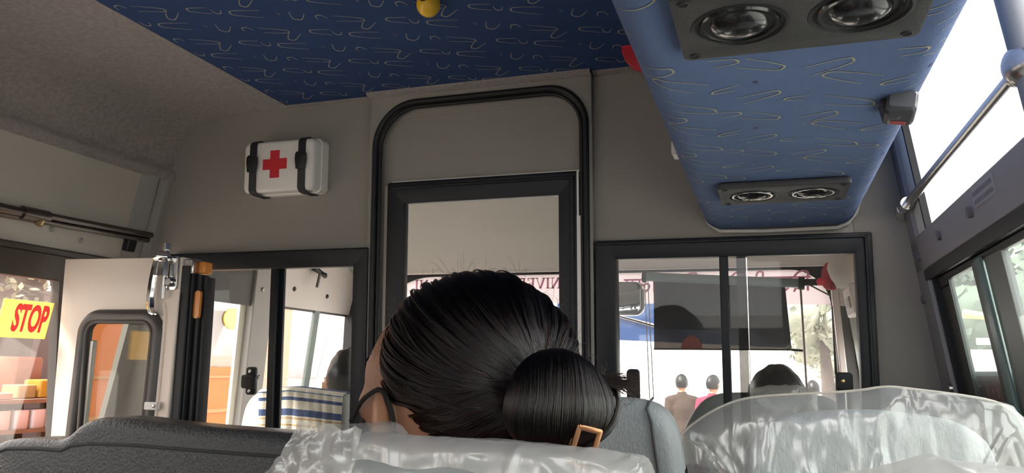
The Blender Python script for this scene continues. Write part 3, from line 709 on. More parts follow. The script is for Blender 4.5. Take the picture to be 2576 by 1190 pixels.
# serif capitals, read from outside, so mirrored in here
def serif(s, h):
    bm = B(); x = 0; tk, th, sf = h * .17, h * .07, h * .11
    def bar(x0, z0, x1, z1, w):
        d = Vector((x1 - x0, z1 - z0)); n = Vector((-d.y, d.x)).normalized() * w / 2
        q = [(x0 + n.x, z0 + n.y), (x0 - n.x, z0 - n.y), (x1 - n.x, z1 - n.y), (x1 + n.x, z1 + n.y)]
        hexa(bm, [(a, -.0004, b) for a, b in q] + [(a, .0004, b) for a, b in q])
    def stem(x0, z0=0, z1=h, w=None):
        bar(x0, z0, x0, z1, w or tk)
        if z0 == 0: bar(x0 - tk, th / 2, x0 + tk, th / 2, th)
        if z1 == h: bar(x0 - tk, h - th / 2, x0 + tk, h - th / 2, th)
    def arc(cx, cz, rx, rz, a0, a1, w):
        n = 10; P = [(cx + rx * math.cos(a0 + (a1 - a0) * k / n), cz + rz * math.sin(a0 + (a1 - a0) * k / n)) for k in range(n + 1)]
        for (a, b), (c, d) in zip(P, P[1:]): bar(a, b, c, d, w)
    for ch in s:
        if ch == 'I': stem(tk); w = 2 * tk
        elif ch == 'U': stem(tk, h * .3); stem(h * .72, h * .3, h, th); arc(tk / 2 + h * .36, h * .32, h * .28, h * .30, PI, 2 * PI, tk * .7); w = h * .85
        elif ch == 'N': stem(tk, 0, h, th); bar(tk, h, h * .72, 0, tk); stem(h * .72, 0, h, th); w = h * .85
        elif ch == 'V': bar(h * .05, h, h * .38, 0, tk); bar(h * .38, 0, h * .70, h, th); bar(-h * .08, h - th / 2, h * .2, h - th / 2, th); bar(h * .56, h - th / 2, h * .84, h - th / 2, th); w = h * .76
        elif ch in 'EF':
            stem(tk); bar(tk, h - th / 2, h * .62, h - th / 2, th); bar(tk, h * .5, h * .5, h * .5, th); bar(h * .62, h, h * .62, h * .75, th)
            if ch == 'E': bar(tk, th / 2, h * .64, th / 2, th); bar(h * .64, 0, h * .64, h * .25, th)
            w = h * .70
        elif ch == 'L': stem(tk); bar(tk, th / 2, h * .62, th / 2, th); bar(h * .62, 0, h * .62, h * .28, th); w = h * .66
        elif ch == 'H': stem(tk); stem(h * .70); bar(tk, h / 2, h * .70, h / 2, th); w = h * .87
        elif ch == 'T': stem(h * .38, 0); bar(h * .02, h - th / 2, h * .74, h - th / 2, th); bar(h * .03, h, h * .03, h * .74, th); bar(h * .73, h, h * .73, h * .74, th); w = h * .76
        elif ch == 'R': stem(tk); arc(h * .34, h * .74, h * .24, h * .24, -PI / 2, PI / 2, tk * .8); bar(tk, h - th / 2, h * .34, h - th / 2, th); bar(tk, h * .5, h * .34, h * .5, th); bar(h * .36, h * .5, h * .68, 0, tk); w = h * .74
        elif ch == 'D': stem(tk); arc(h * .32, h * .5, h * .40, h * .47, -PI / 2, PI / 2, tk * .8); bar(tk, h - th / 2, h * .34, h - th / 2, th); bar(tk, th / 2, h * .34, th / 2, th); w = h * .84
        elif ch == 'O': arc(h * .42, h * .5, h * .36, h * .46, 0, 2 * PI, tk * .8); w = h * .86
        elif ch == 'S': arc(h * .28, h * .73, h * .22, h * .23, .3, 1.5 * PI, tk * .7); arc(h * .28, h * .27, h * .24, h * .25, -PI * .9, PI / 2, tk * .7); w = h * .60
        elif ch == 'Y': bar(h * .03, h, h * .36, h * .45, tk); bar(h * .36, h * .45, h * .68, h, th); stem(h * .36, 0, h * .5); w = h * .74
        else: w = h * .45
        for v in bm.verts: pass
        bm.verts.ensure_lookup_table()
        nb = len(bm.verts)
        for v in bm.verts:
            if not v.tag: v.co.x += x; v.tag = True
        x += w + h * .10
    return bm, x
M_pinkl = film('dark_pink_print', (.78, .50, .62), .0, 1.0, .02, .4)
bm, wdt = serif('UNIVERSITY OF DELHI', .044)
span = .70; k = span / wdt
bmesh.ops.transform(bm, matrix=Matrix(((-k, 0, 0, -.745), (0, 1, 0, -.0012), (0, 0, 1, 1.520), (0, 0, 0, 1))), verts=bm.verts)
bmesh.ops.transform(bm, matrix=T(0, 0, 0), verts=bm.verts)
obj('english_lettering', bm, M_pinkl, ss, smooth=False)
bm = text_bm('\u093f\u0926\u0932\u094d\u0932\u0940 \u093f\u0935\u0936\u094d\u0935\u093f\u0935\u0926\u094d\u092f\u093e\u0932\u092f', .085, .0006, .0006, 'RIGHT', 1, True)
xs = [v.co.x for v in bm.verts]; w0 = max(xs) - min(xs); xm = min(xs)
bmesh.ops.transform(bm, matrix=Matrix((((.150 + .535) / w0, 0, 0, -.535 - xm * (.150 + .535) / w0), (0, 1, 0, -.0012), (0, 0, 1, 1.525), (0, 0, 0, 1))), verts=bm.verts)
obj('hindi_lettering', bm, M_pinkl, ss, smooth=False)

# cab side walls
bm = B()
box(bm, -.02, 0, 2.29, 3.0, -.150, .12)                 # white header with bolts
struct(obj('wall_cab_left', bm, M_cabtrim, M=LW, bevel=.002))
bm = B(); box(bm, -.02, .0, 1.80, 2.33, -.165, .2); struct(obj('wall_cab_left_header', bm, M_cabdark, M=LW))  # shade on this header put into its dark colour
bm = B(); hexa(bm, [(-.03, 2.42, -.9), (.012, 2.42, -.9), (.012, 2.53, -.9), (-.03, 2.53, -.9), (-.03, 2.22, .1), (.012, 2.22, .1), (.012, 2.33, .1), (-.03, 2.33, .1)])
struct(obj('trim_14', bm, M_pillar, M=LW, bevel=.004))
bm = B(); hexa(bm, [(-.04, 2.41, -.9), (-.02, 2.40, -.9), (-.02, 2.44, -.9), (-.04, 2.44, -.9), (-.04, 2.25, -.16), (-.02, 2.24, -.16), (-.02, 2.27, -.16), (-.04, 2.27, -.16)])
struct(obj('trim_15', bm, mat('lit_cream_jamb', (.86, .82, .70), .5), M=LW))  # outside light on the pillar edge painted as a cream strip
bm = B(); box(bm, -.03, .0, 1.8, 3.0, -1.6, -.75); box(bm, -.03, 0, 2.95, 3.05, -.75, .1); struct(obj('wall_cab_left_lower', bm, M_cabtrim, M=LW))
wl = bpy.data.objects['wall_cab_left']
bolts('header_bolt', [(.001, 2.504, -.078), (.001, 2.739, -.085), (.001, 2.969, -.094)], .009, M_rubber, wl, 'x')
bolts('pillar_bolt', [(.013, 2.30, -.10), (.013, 2.40, -.42), (.013, 2.47, -.60)], .008, M_darkmetal, bpy.data.objects['trim_14'], 'x')
w8 = empty('window_8', M=LW); w8['kind'] = 'structure'
bm = B(); hexa(bm, [(-.02, 2.775, -.75), (-.006, 2.775, -.75), (-.006, 2.815, -.75), (-.02, 2.815, -.75), (-.02, 2.69, -.15), (-.006, 2.69, -.15), (-.006, 2.725, -.15), (-.02, 2.725, -.15)]); obj('mullion', bm, mat('grey_green_edge', (.16, .20, .19), .4), w8)
bm = B(); box(bm, -.02, -.01, 2.40, 3.0, -.16, -.148); obj('window_rail', bm, M_cabdark, w8)
bm = B(); box(bm, -.018, -.015, 2.40, 3.0, -.75, -.15); obj('glass_pane', bm, glass('hazy_cab_glass', (.98, .96, .96), .05, .06, (.95, .90, .90)), w8)
wf = empty('wall_bracket', M=LW @ T(.03, 2.59, -.005)); tag(wf, 'small dark wall bracket at the top of the white cab header', 'bracket')
bm = B(); tube(bm, [(-.03, .0, .02), (.0, .0, .012), (.02, .03, .006)], .007, 8); obj('arm', bm, M_rubber, wf)
bm = B(); tube(bm, [(.0, -.03, .025), (.005, .05, .0)], .010, 8); obj('bar', bm, M_rubber, wf)
bm = B(); tube(bm, [(.004, .01, .01), (.008, .005, -.05)], .006, 8); obj('stem', bm, M_darkmetal, wf)
lk = obj('latch', plate_bm([rr(-.014, -.045, .014, .045, .005, 4)], .012, 0, .002), M_rubber, None, LW @ T(-.01, 2.54, -.56) @ RZ(90)); tag(lk, 'grey door catch at the foot of the left cab pillar', 'catch')
bm = B(); box(bm, -.035, .035, -.012, .004, -.014, .014); obj('catch_arm', bm, M_rubber, lk, bevel=.003)

bm = B(); box(bm, -.012, .02, 1.86, 2.95, .10, .60); struct(obj('wall_cab_right', bm, M_cabtrim, M=RW, bevel=.003))
bm = B(); box(bm, -.012, .02, 1.86, 2.95, -1.3, -.30); box(bm, -.03, .02, 2.42, 2.62, -.30, .17); box(bm, -.012, .02, 1.86, 1.92, -.3, .17); struct(obj('wall_cab_right_lower', bm, mat('grey_cab_trim', (.42, .40, .38), .5), M=RW, bevel=.003))
bm = B(); hexa(bm, [(.262, 2.90, .6), (.285, 2.90, .6), (.285, 2.98, .6), (.262, 2.98, .6), (.206, 2.90, 1.66), (.229, 2.90, 1.66), (.229, 2.98, 1.66), (.206, 2.98, 1.66)])
struct(obj('trim_16', bm, M_cabtrim, bevel=.004))
bm = B(); hexa(bm, [(.285, 2.91, .6), (.38, 2.91, .6), (.38, 2.98, .6), (.285, 2.98, .6), (.241, 2.91, 1.44), (.34, 2.91, 1.44), (.34, 2.98, 1.44), (.241, 2.98, 1.44)])
struct(obj('trim_17', bm, M_cabdark))
bm = B(); hexa(bm, [(.241, 2.905, 1.44), (.35, 2.905, 1.44), (.35, 2.98, 1.44), (.241, 2.98, 1.44), (.229, 2.905, 1.66), (.33, 2.905, 1.66), (.33, 2.98, 1.66), (.229, 2.98, 1.66)])
struct(obj('trim_18', bm, M_cabtrim, bevel=.003))
bm = B(); hexa(bm, [(.303, 2.90, 1.10), (.325, 2.90, 1.10), (.325, 2.906, 1.10), (.303, 2.906, 1.10), (.268, 2.90, 1.40), (.300, 2.90, 1.40), (.300, 2.906, 1.40), (.268, 2.906, 1.40)])
struct(obj('trim_19', bm, mat('pale_green_edge', (.55, .62, .58), .3)))
w9 = empty('window_9', M=RW); w9['kind'] = 'structure'
bm = B(); box(bm, -.012, .01, 2.36, 2.42, -.3, .13); box(bm, -.012, .01, 1.90, 2.42, .10, .14); obj('window_frame', bm, M_black, w9)
bm = B(); box(bm, -.008, .006, 2.03, 2.08, -.3, .11); obj('pane_edge', bm, mat('pale_green_edge', (.55, .62, .58), .3), w9)
bm = B(); box(bm, .004, .007, 1.90, 2.40, -.3, .12); obj('glass_pane', bm, M_glassR, w9)
# roller sun blind
rb = empty('roller_blind', (-.16, 2.74, 1.50)); tag(rb, 'dark roller sun blind pulled down inside the windscreen in front of the driver', 'sun blind')
rM = T(.16, -2.74, -1.50)
def wp(x, z, Y=2.74): k = Y / 2.9; return (x * k, Y, 1.2 + (z - 1.2) * k)
a, b = Vector(wp(-.440, 1.556)), Vector(wp(.105, 1.522))
bm = B(); tube(bm, [a, b], .0165, 16); obj('cassette', bm, mat('grey_green_cassette', (.20, .25, .25), .35), rb, rM)
bm = B(); tube(bm, [a - Vector((.014, 0, -.001)), a], .022, 14); obj('end_cap', bm, M_rubber, rb, rM)
bm = B(); tube(bm, [b, b + Vector((.02, 0, -.001))], .022, 14); obj('end_cap', bm, M_rubber, rb, rM)
bm = B(); box(bm, b.x + .02, wp(.195, 1.5)[0], 2.735, 2.75, b.z - .008, b.z + .014); obj('side_bracket', bm, M_rubber, rb, rM)
M_blind = film('dark_mesh_blind', (.022, .023, .028), .17, .83, .03, .3, tcol=(1, .93, .88))
bl = [wp(-.412, 1.54), wp(.060, 1.515), wp(.074, 1.284), wp(-.415, 1.281)]
bm = B(); hexa(bm, [(x, 2.744, z) for x, _, z in bl] + [(x, 2.7455, z) for x, _, z in bl]); obj('blind_sheet', bm, M_blind, rb, rM, smooth=False)
up = [wp(*q) for q in ((-.4135, 1.538), (.060, 1.515), (.072, 1.302), (-.003, 1.306), (-.030, 1.330), (-.050, 1.352), (-.414, 1.356))]
obj('darkening_upper_sheet', plate_bm([[(x, z) for x, _, z in up]], .001, 2.7425), film('darkening_blind_mesh', (.022, .023, .03), .30, .70, .03, .3), rb, rM, smooth=False)  # added sheet that darkens the view through the upper blind
cx_, cz_ = wp(-.275, 1.281)[0], wp(0, 1.283)[2]
obj('maroon_arch_patch', plate_bm([[(cx_ + .036 * math.cos(PI * k / 14), cz_ + .046 * math.sin(PI * k / 14)) for k in range(15)]], .001, 2.743), film('maroon_patch', (.45, .16, .15), .05, .9, .02, .4), rb, rM, smooth=False)
p, q = Vector(wp(-.415, 1.281)), Vector(wp(.074, 1.284))
bm = B(); tube(bm, [p, q], .0028, 8); obj('bottom_bar', bm, M_brownrub, rb, rM)
bm = B(); tube(bm, [q, q + Vector((.035, 0, -.002))], .004, 8); obj('hook', bm, M_rubber, rb, rM)
g0, g1 = Vector(wp(.112, 1.52)), Vector(wp(.120, 1.00))
bm = B(); tube(bm, [g0, g1], .0035, 8); obj('guide_rod', bm, M_darkmetal, rb, rM)
for x0, x1 in ((-.447, -.433), (-.435, -.418)):
    pts = [Vector(wp(x0 + (x1 - x0) * k / 8, 1.54 - .43 * k / 8)) for k in range(9)]
    bm = B(); tube(bm, pts, .0018, 6); obj('pull_cord', bm, mat('grey_cord', (.45, .45, .45), .6), rb, rM)
e = Vector(wp(-.433, 1.11)); f = Vector(wp(-.418, 1.11))
bm = B(); tube(bm, [e, e + Vector((.001, 0, -.012)), (e + f) / 2 + Vector((0, 0, -.02)), f + Vector((-.001, 0, -.012)), f], .0018, 6); obj('cord_loop', bm, mat('grey_cord', (.45, .45, .45), .6), rb, rM)
bm = B(); tube(bm, [Vector(wp(.118, 1.53)), Vector(wp(.212, 1.475))], .003, 6); obj('stay_wire', bm, M_darkmetal, rb, rM)
bm = B(); tube(bm, [Vector(wp(.215, 1.44)), Vector(wp(.222, 1.20)), Vector(wp(.226, 1.16))], [.002, .002, .005], 6); obj('side_cord', bm, M_darkmetal, rb, rM)
# rear view mirror
mv = empty('rear_view_mirror', (-.60, 2.80, 1.455)); tag(mv, 'rounded rear view mirror hanging left of the roller blind', 'mirror')
R = rr(-.12, -.054, .166, .070, .035, 8)
bm = B(); loft(bm, [[(x * s, y, z * s) for x, z in R] for y, s in ((-.012, .96), (-.016, 1), (.010, 1), (.03, .7), (.034, .3))]); obj('housing', bm, M_chrome, mv, RZ(6), angle=60)
bm = B(); loft(bm, [[(x * s, y, z * s) for x, z in R] for y, s in ((-.0165, .93), (-.0185, .90))]); obj('mirror_glass', bm, mat('mirror_glass', (.55, .56, .58), .04, 1.), mv, RZ(6))
bm = B(); tube(bm, [(.0, .02, -.04), (.10, .02, -.065), (.24, .0, -.105)], .004, 8); obj('stay', bm, M_steel, mv)
# red and white clutter hanging at the cab's right
cl = empty('hanging_bag', (.205, 2.33, 1.50)); tag(cl, 'white bag hanging at the top right corner of the right partition window', 'bag')
bm = B(); random.seed(5)
ball(bm, (0, 0, 0), .042, .03, .055, 14, 10)
for v in bm.verts: v.co += Vector((1, 0, 1)) * .010 * noise.noise(v.co * 45)
obj('bag_body', bm, mat('white_cloth', (.78, .74, .72), .7), cl)
bm = B(); tube(bm, [(0, 0, .05), (.01, 0, .075), (.015, 0, .09)], [.012, .006, .004], 8); obj('bag_neck', bm, mat('white_cloth', (.78, .74, .72), .7), cl)
rc = empty('red_cloth', (.185, 2.36, 1.47)); tag(rc, 'red folded cloth hanging beside the white bag in the cab', 'cloth')
bm = B()
loft(bm, [[(-.012 + dx, dy, z) for dx, dy in ((-w, 0), (-.3 * w, -.012), (.3 * w, .006), (w, -.008), (w, .01), (0, .016))] for z, w in ((.05, .010), (.03, .022), (.0, .026), (-.02, .020), (-.028, .012))])
obj('cloth_folds', bm, mat('dark_red_cloth', (.50, .07, .09), .8), rc)
bm = B(); ball(bm, (-.036, 0, -.004), .014, .01, .012); obj('tassel', bm, mat('bright_red', (.85, .05, .10), .6), rc)
wb = empty('control_box', (.247, 2.2, 1.40)); tag(wb, 'cream box fixed high on the right cab wall', 'box')
bm = B(); box(bm, -.045, -.0, -.09, .09, -.04, .04); obj('casing', bm, M_cabtrim, wb, RY(-8), bevel=.006)
bm = B(); box(bm, -.049, -.045, -.05, .02, -.02, .01); obj('switch', bm, mat('grey_cab_trim', (.42, .40, .38), .5), wb, RY(-8), bevel=.002)
# ================================================================== OUTSIDE
G = -.3   # street level below the bus floor
M_ground = mat('pale_concrete_street', (.50, .47, .44), .9, var=.10, vscale=.8)
bm = B(); box(bm, -60, 60, -30, 90, G - .1, G); struct(obj('ground', bm, M_ground))
# orange school bus on the left
ob = empty('orange_bus', (-3.6, 5.5, G)); tag(ob, 'orange bus parked outside beyond the open left door', 'bus')
M_ob = MATS['orange_bus_paint']; M_obw = glass('pale_bus_window', (.55, .55, .50), .30, .25, (.75, .72, .66))
oM = T(3.6, -5.5, -G)
side = plate_bm([[(3.15, -.1), (5.12, -.1), (5.12, 2.35), (3.6, 2.35), (3.2, 1.9), (3.15, 1.2)], rr(3.98, 1.165, 4.78, 1.635, .04, 4)], .06, 0)
for v in side.verts: v.co = Vector((-3.6 + v.co.y, v.co.x, v.co.z))
obj('body_side', side, M_ob, ob, oM)
bm = B(); [hexa(bm, [(-3.64, 3.22, a), (-3.64, 5.08, a), (-8.2, 9.1, a), (-8.2, 7.24, a), (-3.64, 3.22, b), (-3.64, 5.08, b), (-8.2, 9.1, b), (-8.2, 7.24, b)]) for a, b in ((-.1, 1.1), (2.0, 2.36))]; hexa(bm, [(-8.1, 7.16, 1.1), (-8.1, 9.0, 1.1), (-8.2, 9.1, 1.1), (-8.2, 7.24, 1.1), (-8.1, 7.16, 2.0), (-8.1, 9.0, 2.0), (-8.2, 9.1, 2.0), (-8.2, 7.24, 2.0)]); obj('body', bm, M_ob, ob, oM)
bm = B(); box(bm, -3.571, -3.562, 3.15, 5.12, .86, .885); box(bm, -3.571, -3.562, 3.15, 5.12, 1.09, 1.105); obj('side_stripe', bm, mat('brown_stripe', (.35, .16, .05), .5), ob, oM)
for a, b in ((3.98, 4.78),):
    bm = B(); box(bm, -3.62, -3.60, a, b, 1.16, 1.64); obj('window', bm, M_obw, ob, oM)
bm = B(); lathe(bm, [(.10, 0), (.10, .008), (.001, .008)], 30, T(-3.595, 4.46, 1.50) @ RY(90) @ Matrix.Diagonal((.75, 1.05, 1, 1))); obj('round_yellow_sticker', bm, mat('yellow_disc', (.98, .80, .12), .4), ob, oM)
bm = B(); box(bm, -3.64, -3.59, 4.0, 4.75, 1.17, 1.24); obj('window_ledge', bm, mat('dusty_brown_ledge', (.35, .25, .2), .8), ob, oM)
for x, y in ((-4.3, 4.1), (-4.3, 5.3), (-7.3, 6.8), (-7.3, 8.0)):
    bm = B(); lathe(bm, [(.12, -.1), (.27, -.1), (.29, -.05), (.29, .10), (.26, .13), (.12, .12), (.11, .06), (.001, .06)], 28, T(x, y, -.01) @ RZ(49) @ RX(90)); obj('wheel', bm, M_rubber, ob, oM)

# blue and white bus ahead
bb = empty('blue_white_bus', (-1.2, 10.5, G)); tag(bb, 'blue and white bus standing ahead beyond the windscreen', 'bus')
bM = T(1.2, -10.5, -G)
M_blue = mat('royal_blue_paint', (.008, .038, .135), .5, spec=.2)
M_bwhite = mat('white_bus_paint', (.85, .83, .80), .35)
def bsec(y, z0, z1, z2): return [(-2.6, y, z0 + .10), (-1.2, y, z0 + .05), (.19, y, z0), (.19, y, z1), (.10, y, z2), (-2.5, y, z2), (-2.6, y, z1)]
bm = B(); loft(bm, [bsec(9.5, 1.50, 2.75, 2.9), bsec(17, 1.50, 2.75, 2.9)]); obj('upper_body', bm, M_blue, bb, bM)
bm = B(); loft(bm, [[(x, y, z) for x, z in ((-2.6, -.1), (.19, -.1), (.19, 1.50), (-1.2, 1.55), (-2.6, 1.60))] for y in (9.5, 17)]); obj('lower_body', bm, M_bwhite, bb, bM)
bm = B(); box(bm, -2.3, -.1, 9.485, 9.5, 2.05, 2.65); obj('rear_window', bm, mat('dark_bus_glass', (.03, .04, .06), .08), bb, bM)
bm = B(); box(bm, -2.6, .19, 9.42, 9.5, -.05, .15); obj('bumper', bm, M_cabdark, bb, bM, bevel=.02)
bm = B(); tube(bm, [(-2.4, 9.47, 2.02), (-1.2, 9.47, 1.72)], .022, 8); obj('pale_rail', bm, M_steel, bb, bM)
for x in (-2.2, -.2):
    bm = B(); lathe(bm, [(.2, -.12), (.44, -.12), (.46, -.05), (.46, .10), (.2, .12), (.001, .1)], 28, T(x, 11.2, -.14) @ RY(90)); obj('wheel', bm, M_rubber, bb, bM)

# pale building and trees beyond
M_leaf = mat('hazy_leaf', (.115, .145, .11), .8, var=.5, vscale=1.2)
M_leaf2 = mat('pale_leaf', (.36, .36, .29), .8, var=.35, vscale=1.2)
M_bark = mat('grey_bark', (.11, .085, .08), .95, var=.4, vscale=6, bump=.9, bscale=14)
def tree(name, label, x, y, r, h, trunk, m, seed, n=2600, group='trees across the street'):
    t = empty(name, (x, y, G)); tag(t, label, 'tree', group)
    rng = random.Random(seed); bm = B()
    cl = [(Vector((rng.gauss(0, .45) * r, rng.gauss(0, .45) * r, h + rng.gauss(0, .35) * r)), r * rng.uniform(.35, .6)) for _ in range(14)]
    for i in range(n):
        c, q = rng.choice(cl)
        d = Vector((rng.gauss(0, 1), rng.gauss(0, 1), rng.gauss(0, 1))).normalized()
        p = c + d * q * rng.uniform(.75, 1.05); s = r * rng.uniform(.05, .10)
        u = d.orthogonal().normalized(); u = Quaternion(d, rng.uniform(0, 6.28)) @ u; v = d.cross(u)
        nrm = (d * .5 + u * rng.uniform(-.6, .6)).normalized(); u = nrm.orthogonal().normalized(); v = nrm.cross(u)
        vs = [bm.verts.new(p + u * s * a + v * s * b) for a, b in ((-1, 0), (-.3, .5), (.5, .4), (1, 0), (.4, -.5), (-.4, -.4))]
        bm.faces.new(vs)
    for c, q in cl: ball(bm, c, q * .8, q * .8, q * .75, 10, 7)
    obj('crown', bm, m, t)
    bm = B(); tube(bm, [(0, 0, 0), (.05, .03, h * .4), (-.03, .0, h)], [trunk * 1.3, trunk, trunk * .5], 12); obj('trunk', bm, M_bark, t)
    return t
tree('tree', 'big hazy green tree seen through the front of the right side window', 5.9, 29, 3.0, 3.9, .3, M_leaf, 1)
tree('tree', 'hazy green tree at the right edge of the right side window', 11.2, 35, 2.6, 4.2, .3, M_leaf, 2)
tree('tree', 'hazy tree farther off behind the yellow sign post', 9.6, 45, 3.4, 4.6, .3, M_leaf, 3)
tree('tree', 'hazy tree farthest to the right beyond the rear pane of the right side window', 17.5, 47, 3.4, 4.2, .3, M_leaf, 4)
tree('tree', 'pale washed out tree seen through the windscreen beside the blind', 1.2, 19, 1.1, 2.6, .16, M_leaf2, 5, 1500)
tree('tree', 'pale tree beyond the driver, half hidden by the cab pillar', 1.9, 23, 1.2, 2.6, .2, M_leaf2, 6, 1500)
# sign post and board in front of the trees
sp = empty('sign_post', (6.0, 23.6, G)); tag(sp, 'thin post with yellow arm and cream board before the hazy trees', 'sign post')
bm = B(); tube(bm, [(-.05, 0, 0), (-.05, 0, 3.25)], .06, 10); obj('post', bm, mat('pale_post', (.62, .55, .45), .6), sp)
bm = B(); tube(bm, [(-.95, 0, 3.22), (-.05, 0, 3.1), (.1, 0, 3.1)], [.13, .07, .07], 10); obj('yellow_arm', bm, mat('yellow_arm_paint', (.85, .55, .18), .5), sp)
bm = B(); box(bm, -.85, -.12, -.06, -.02, 1.35, 2.25); obj('board', bm, mat('cream_board', (.90, .82, .62), .6), sp)
bm = B(); box(bm, -.70, -.30, -.05, -.02, 2.38, 2.56); obj('small_white_plate', bm, M_white, sp)
# maroon patterned panel beside the right window
mp = empty('maroon_panel', M=RW @ T(.036, 1.60, -.22)); tag(mp, 'maroon patterned panel rising behind the foot of the right side window', 'panel')
bm = B(); box(bm, -.008, .012, -.30, .12, -.16, .222); obj('board', bm, mat('maroon_fabric', (.22, .035, .045), .8, var=.4, vscale=40), mp)
bm = B(); random.seed(9)
for k in range(46):
    y = random.uniform(-.28, .10); z = random.uniform(-.1, .20); box(bm, -.0095, -.008, y, y + random.uniform(.008, .02), z, z + random.uniform(.005, .02))
obj('pale_flecks', bm, mat('rose_flecks', (.40, .14, .15), .8), mp, smooth=False)
bm = B(); box(bm, -.014, .014, -.302, .124, .220, .228); obj('top_edging', bm, mat('grey_edging', (.30, .28, .30), .6), mp)

# white minibus seen through the cab's left window
vb = empty('white_minibus', (-6.6, 12.5, G)); tag(vb, 'white minibus with dark windows seen through the left cab window', 'minibus')
vM = T(6.3, -14.0, -G)
def vs(x): return [(x, 11.0, .1 + G + .3), (x, 10.9, .9), (x, 11.3, 1.75), (x, 11.6, 2.05), (x, 16.5, 2.1), (x, 16.8, 1.7), (x, 16.8, .1)]
bm = B(); loft(bm, [vs(-7.8), vs(-5.6)]); obj('body', bm, mat('white_van_paint', (.80, .79, .78), .3), vb, vM, bevel=.05, bseg=2)
for a, b in ((11.75, 12.7), (12.8, 13.9), (14.0, 15.1), (15.2, 16.4)):
    bm = B(); box(bm, -5.605, -5.585, a, b, 1.12, 1.72); obj('window', bm, mat('grey_van_glass', (.16, .18, .20), .1), vb, vM, bevel=.004)
bm = B(); hexa(bm, [(-7.6, 10.91, 1.0), (-5.8, 10.91, 1.0), (-5.8, 10.96, 1.0), (-7.6, 10.96, 1.0), (-7.55, 11.22, 1.68), (-5.85, 11.22, 1.68), (-5.85, 11.27, 1.68), (-7.55, 11.27, 1.68)]); obj('windscreen', bm, mat('grey_van_glass', (.16, .18, .20), .1), vb, vM)
bm = B(); box(bm, -5.60, -5.58, 11.2, 16.7, .86, .95); obj('red_stripe', bm, M_red, vb, vM)
for y in (12.0, 15.6):
    bm = B(); lathe(bm, [(.2, -.08), (.33, -.08), (.35, 0), (.33, .08), (.2, .08), (.001, .06)], 24, T(-5.62, y, G + .34) @ RY(90)); obj('wheel', bm, M_rubber, vb, vM)

# street stall on the left
st_ = empty('market_stall', (-6.0, 4.7, G)); tag(st_, 'wooden street stall table seen through the left window', 'stall')
sM = T(6.0, -4.7, -G)
M_wood = mat('stall_wood', (.22, .14, .10), .8, var=.25, vscale=6)
bm = B(); box(bm, -6.6, -5.7, 3.9, 5.6, .835, .865); obj('top_shelf', bm, M_wood, st_, sM)
bm = B(); box(bm, -6.6, -5.7, 3.9, 5.6, .60, .63); obj('lower_shelf', bm, M_wood, st_, sM)
for x, y in ((-6.55, 3.95), (-5.75, 3.95), (-6.55, 5.55), (-5.75, 5.55)):
    bm = B(); box(bm, x - .03, x + .03, y - .03, y + .03, G, .835); obj('leg', bm, M_wood, st_, sM)
bm = B(); tube(bm, [(-5.68, 4.97, G), (-5.68, 4.97, 1.02), (-5.68, 5.0, 1.08), (-5.68, 5.12, 1.10)], .018, 8); obj('bent_pipe', bm, M_darkmetal, st_, sM)
def goods(name, cat, label, x, y, z, sx, sy, sz, m, group, r=.02):
    t = obj(name, rb_box(sx, sy, sz, r), m, None, T(x, y, z + .001)); tag(t, label, cat, group); return t
def rb_box(sx, sy, sz, r):
    bm = B(); loft(bm, [[(x * s, y * s, z) for x, y in rr(-sx / 2, -sy / 2, sx / 2, sy / 2, min(r, sx * .3, sy * .3), 4)] for z, s in ((0, .92), (.06 * sz, 1), (.94 * sz, 1), (sz, .9))]); return bm
M_pack = mat('white_packet', (.60, .57, .60), .4); M_boxy = mat('yellow_carton', (.50, .28, .04), .5); M_boxr = mat('rust_carton', (.26, .10, .055), .7)
for k, (y, d) in enumerate(((4.50, 'far left'), (4.66, 'second from the left'), (4.81, 'third from the left'), (4.94, 'right'))):
    t = goods('white_packet', 'packet', 'white packet on the lower stall shelf, %s of the row' % d, -5.78, y, .63, .12, .125, .15, M_pack, 'white packets on the stall shelf')
goods('yellow_carton', 'carton', 'yellow carton on the stall table beside the bent pipe', -5.95, 5.0, .865, .2, .22, .15, M_boxy, 'cartons on the stall')
goods('yellow_carton', 'carton', 'yellow carton on the stall table left of the other', -5.95, 4.78, .865, .2, .17, .11, mat('pale_yellow_carton', (.40, .30, .14), .6), 'cartons on the stall')
goods('rust_carton', 'carton', 'tall rust brown carton at the back of the stall table', -6.35, 5.08, .865, .25, .26, .34, M_boxr, 'cartons on the stall')
goods('pale_carton', 'carton', 'pale pinkish pile of wares at the left of the stall table', -5.9, 4.45, .865, .25, .3, .05, mat('salmon_wares', (.60, .35, .28), .7), 'cartons on the stall')
bl_ = obj('blue_sack', B(), mat('blue_sack_plastic', (.03, .10, .38), .5), None, T(-5.25, 4.02, G)); tag(bl_, 'crumpled blue sack heaped before the stall', 'sack')
bm = B(); ball(bm, (0, 0, .30), .28, .30, .50, 20, 16)
for v in bm.verts: v.co += Vector((1, 1, 1)) * .07 * noise.noise(v.co * 6)
bm.to_mesh(bl_.data); bm.free(); bl_.data.polygons.foreach_set('use_smooth', [True] * len(bl_.data.polygons))
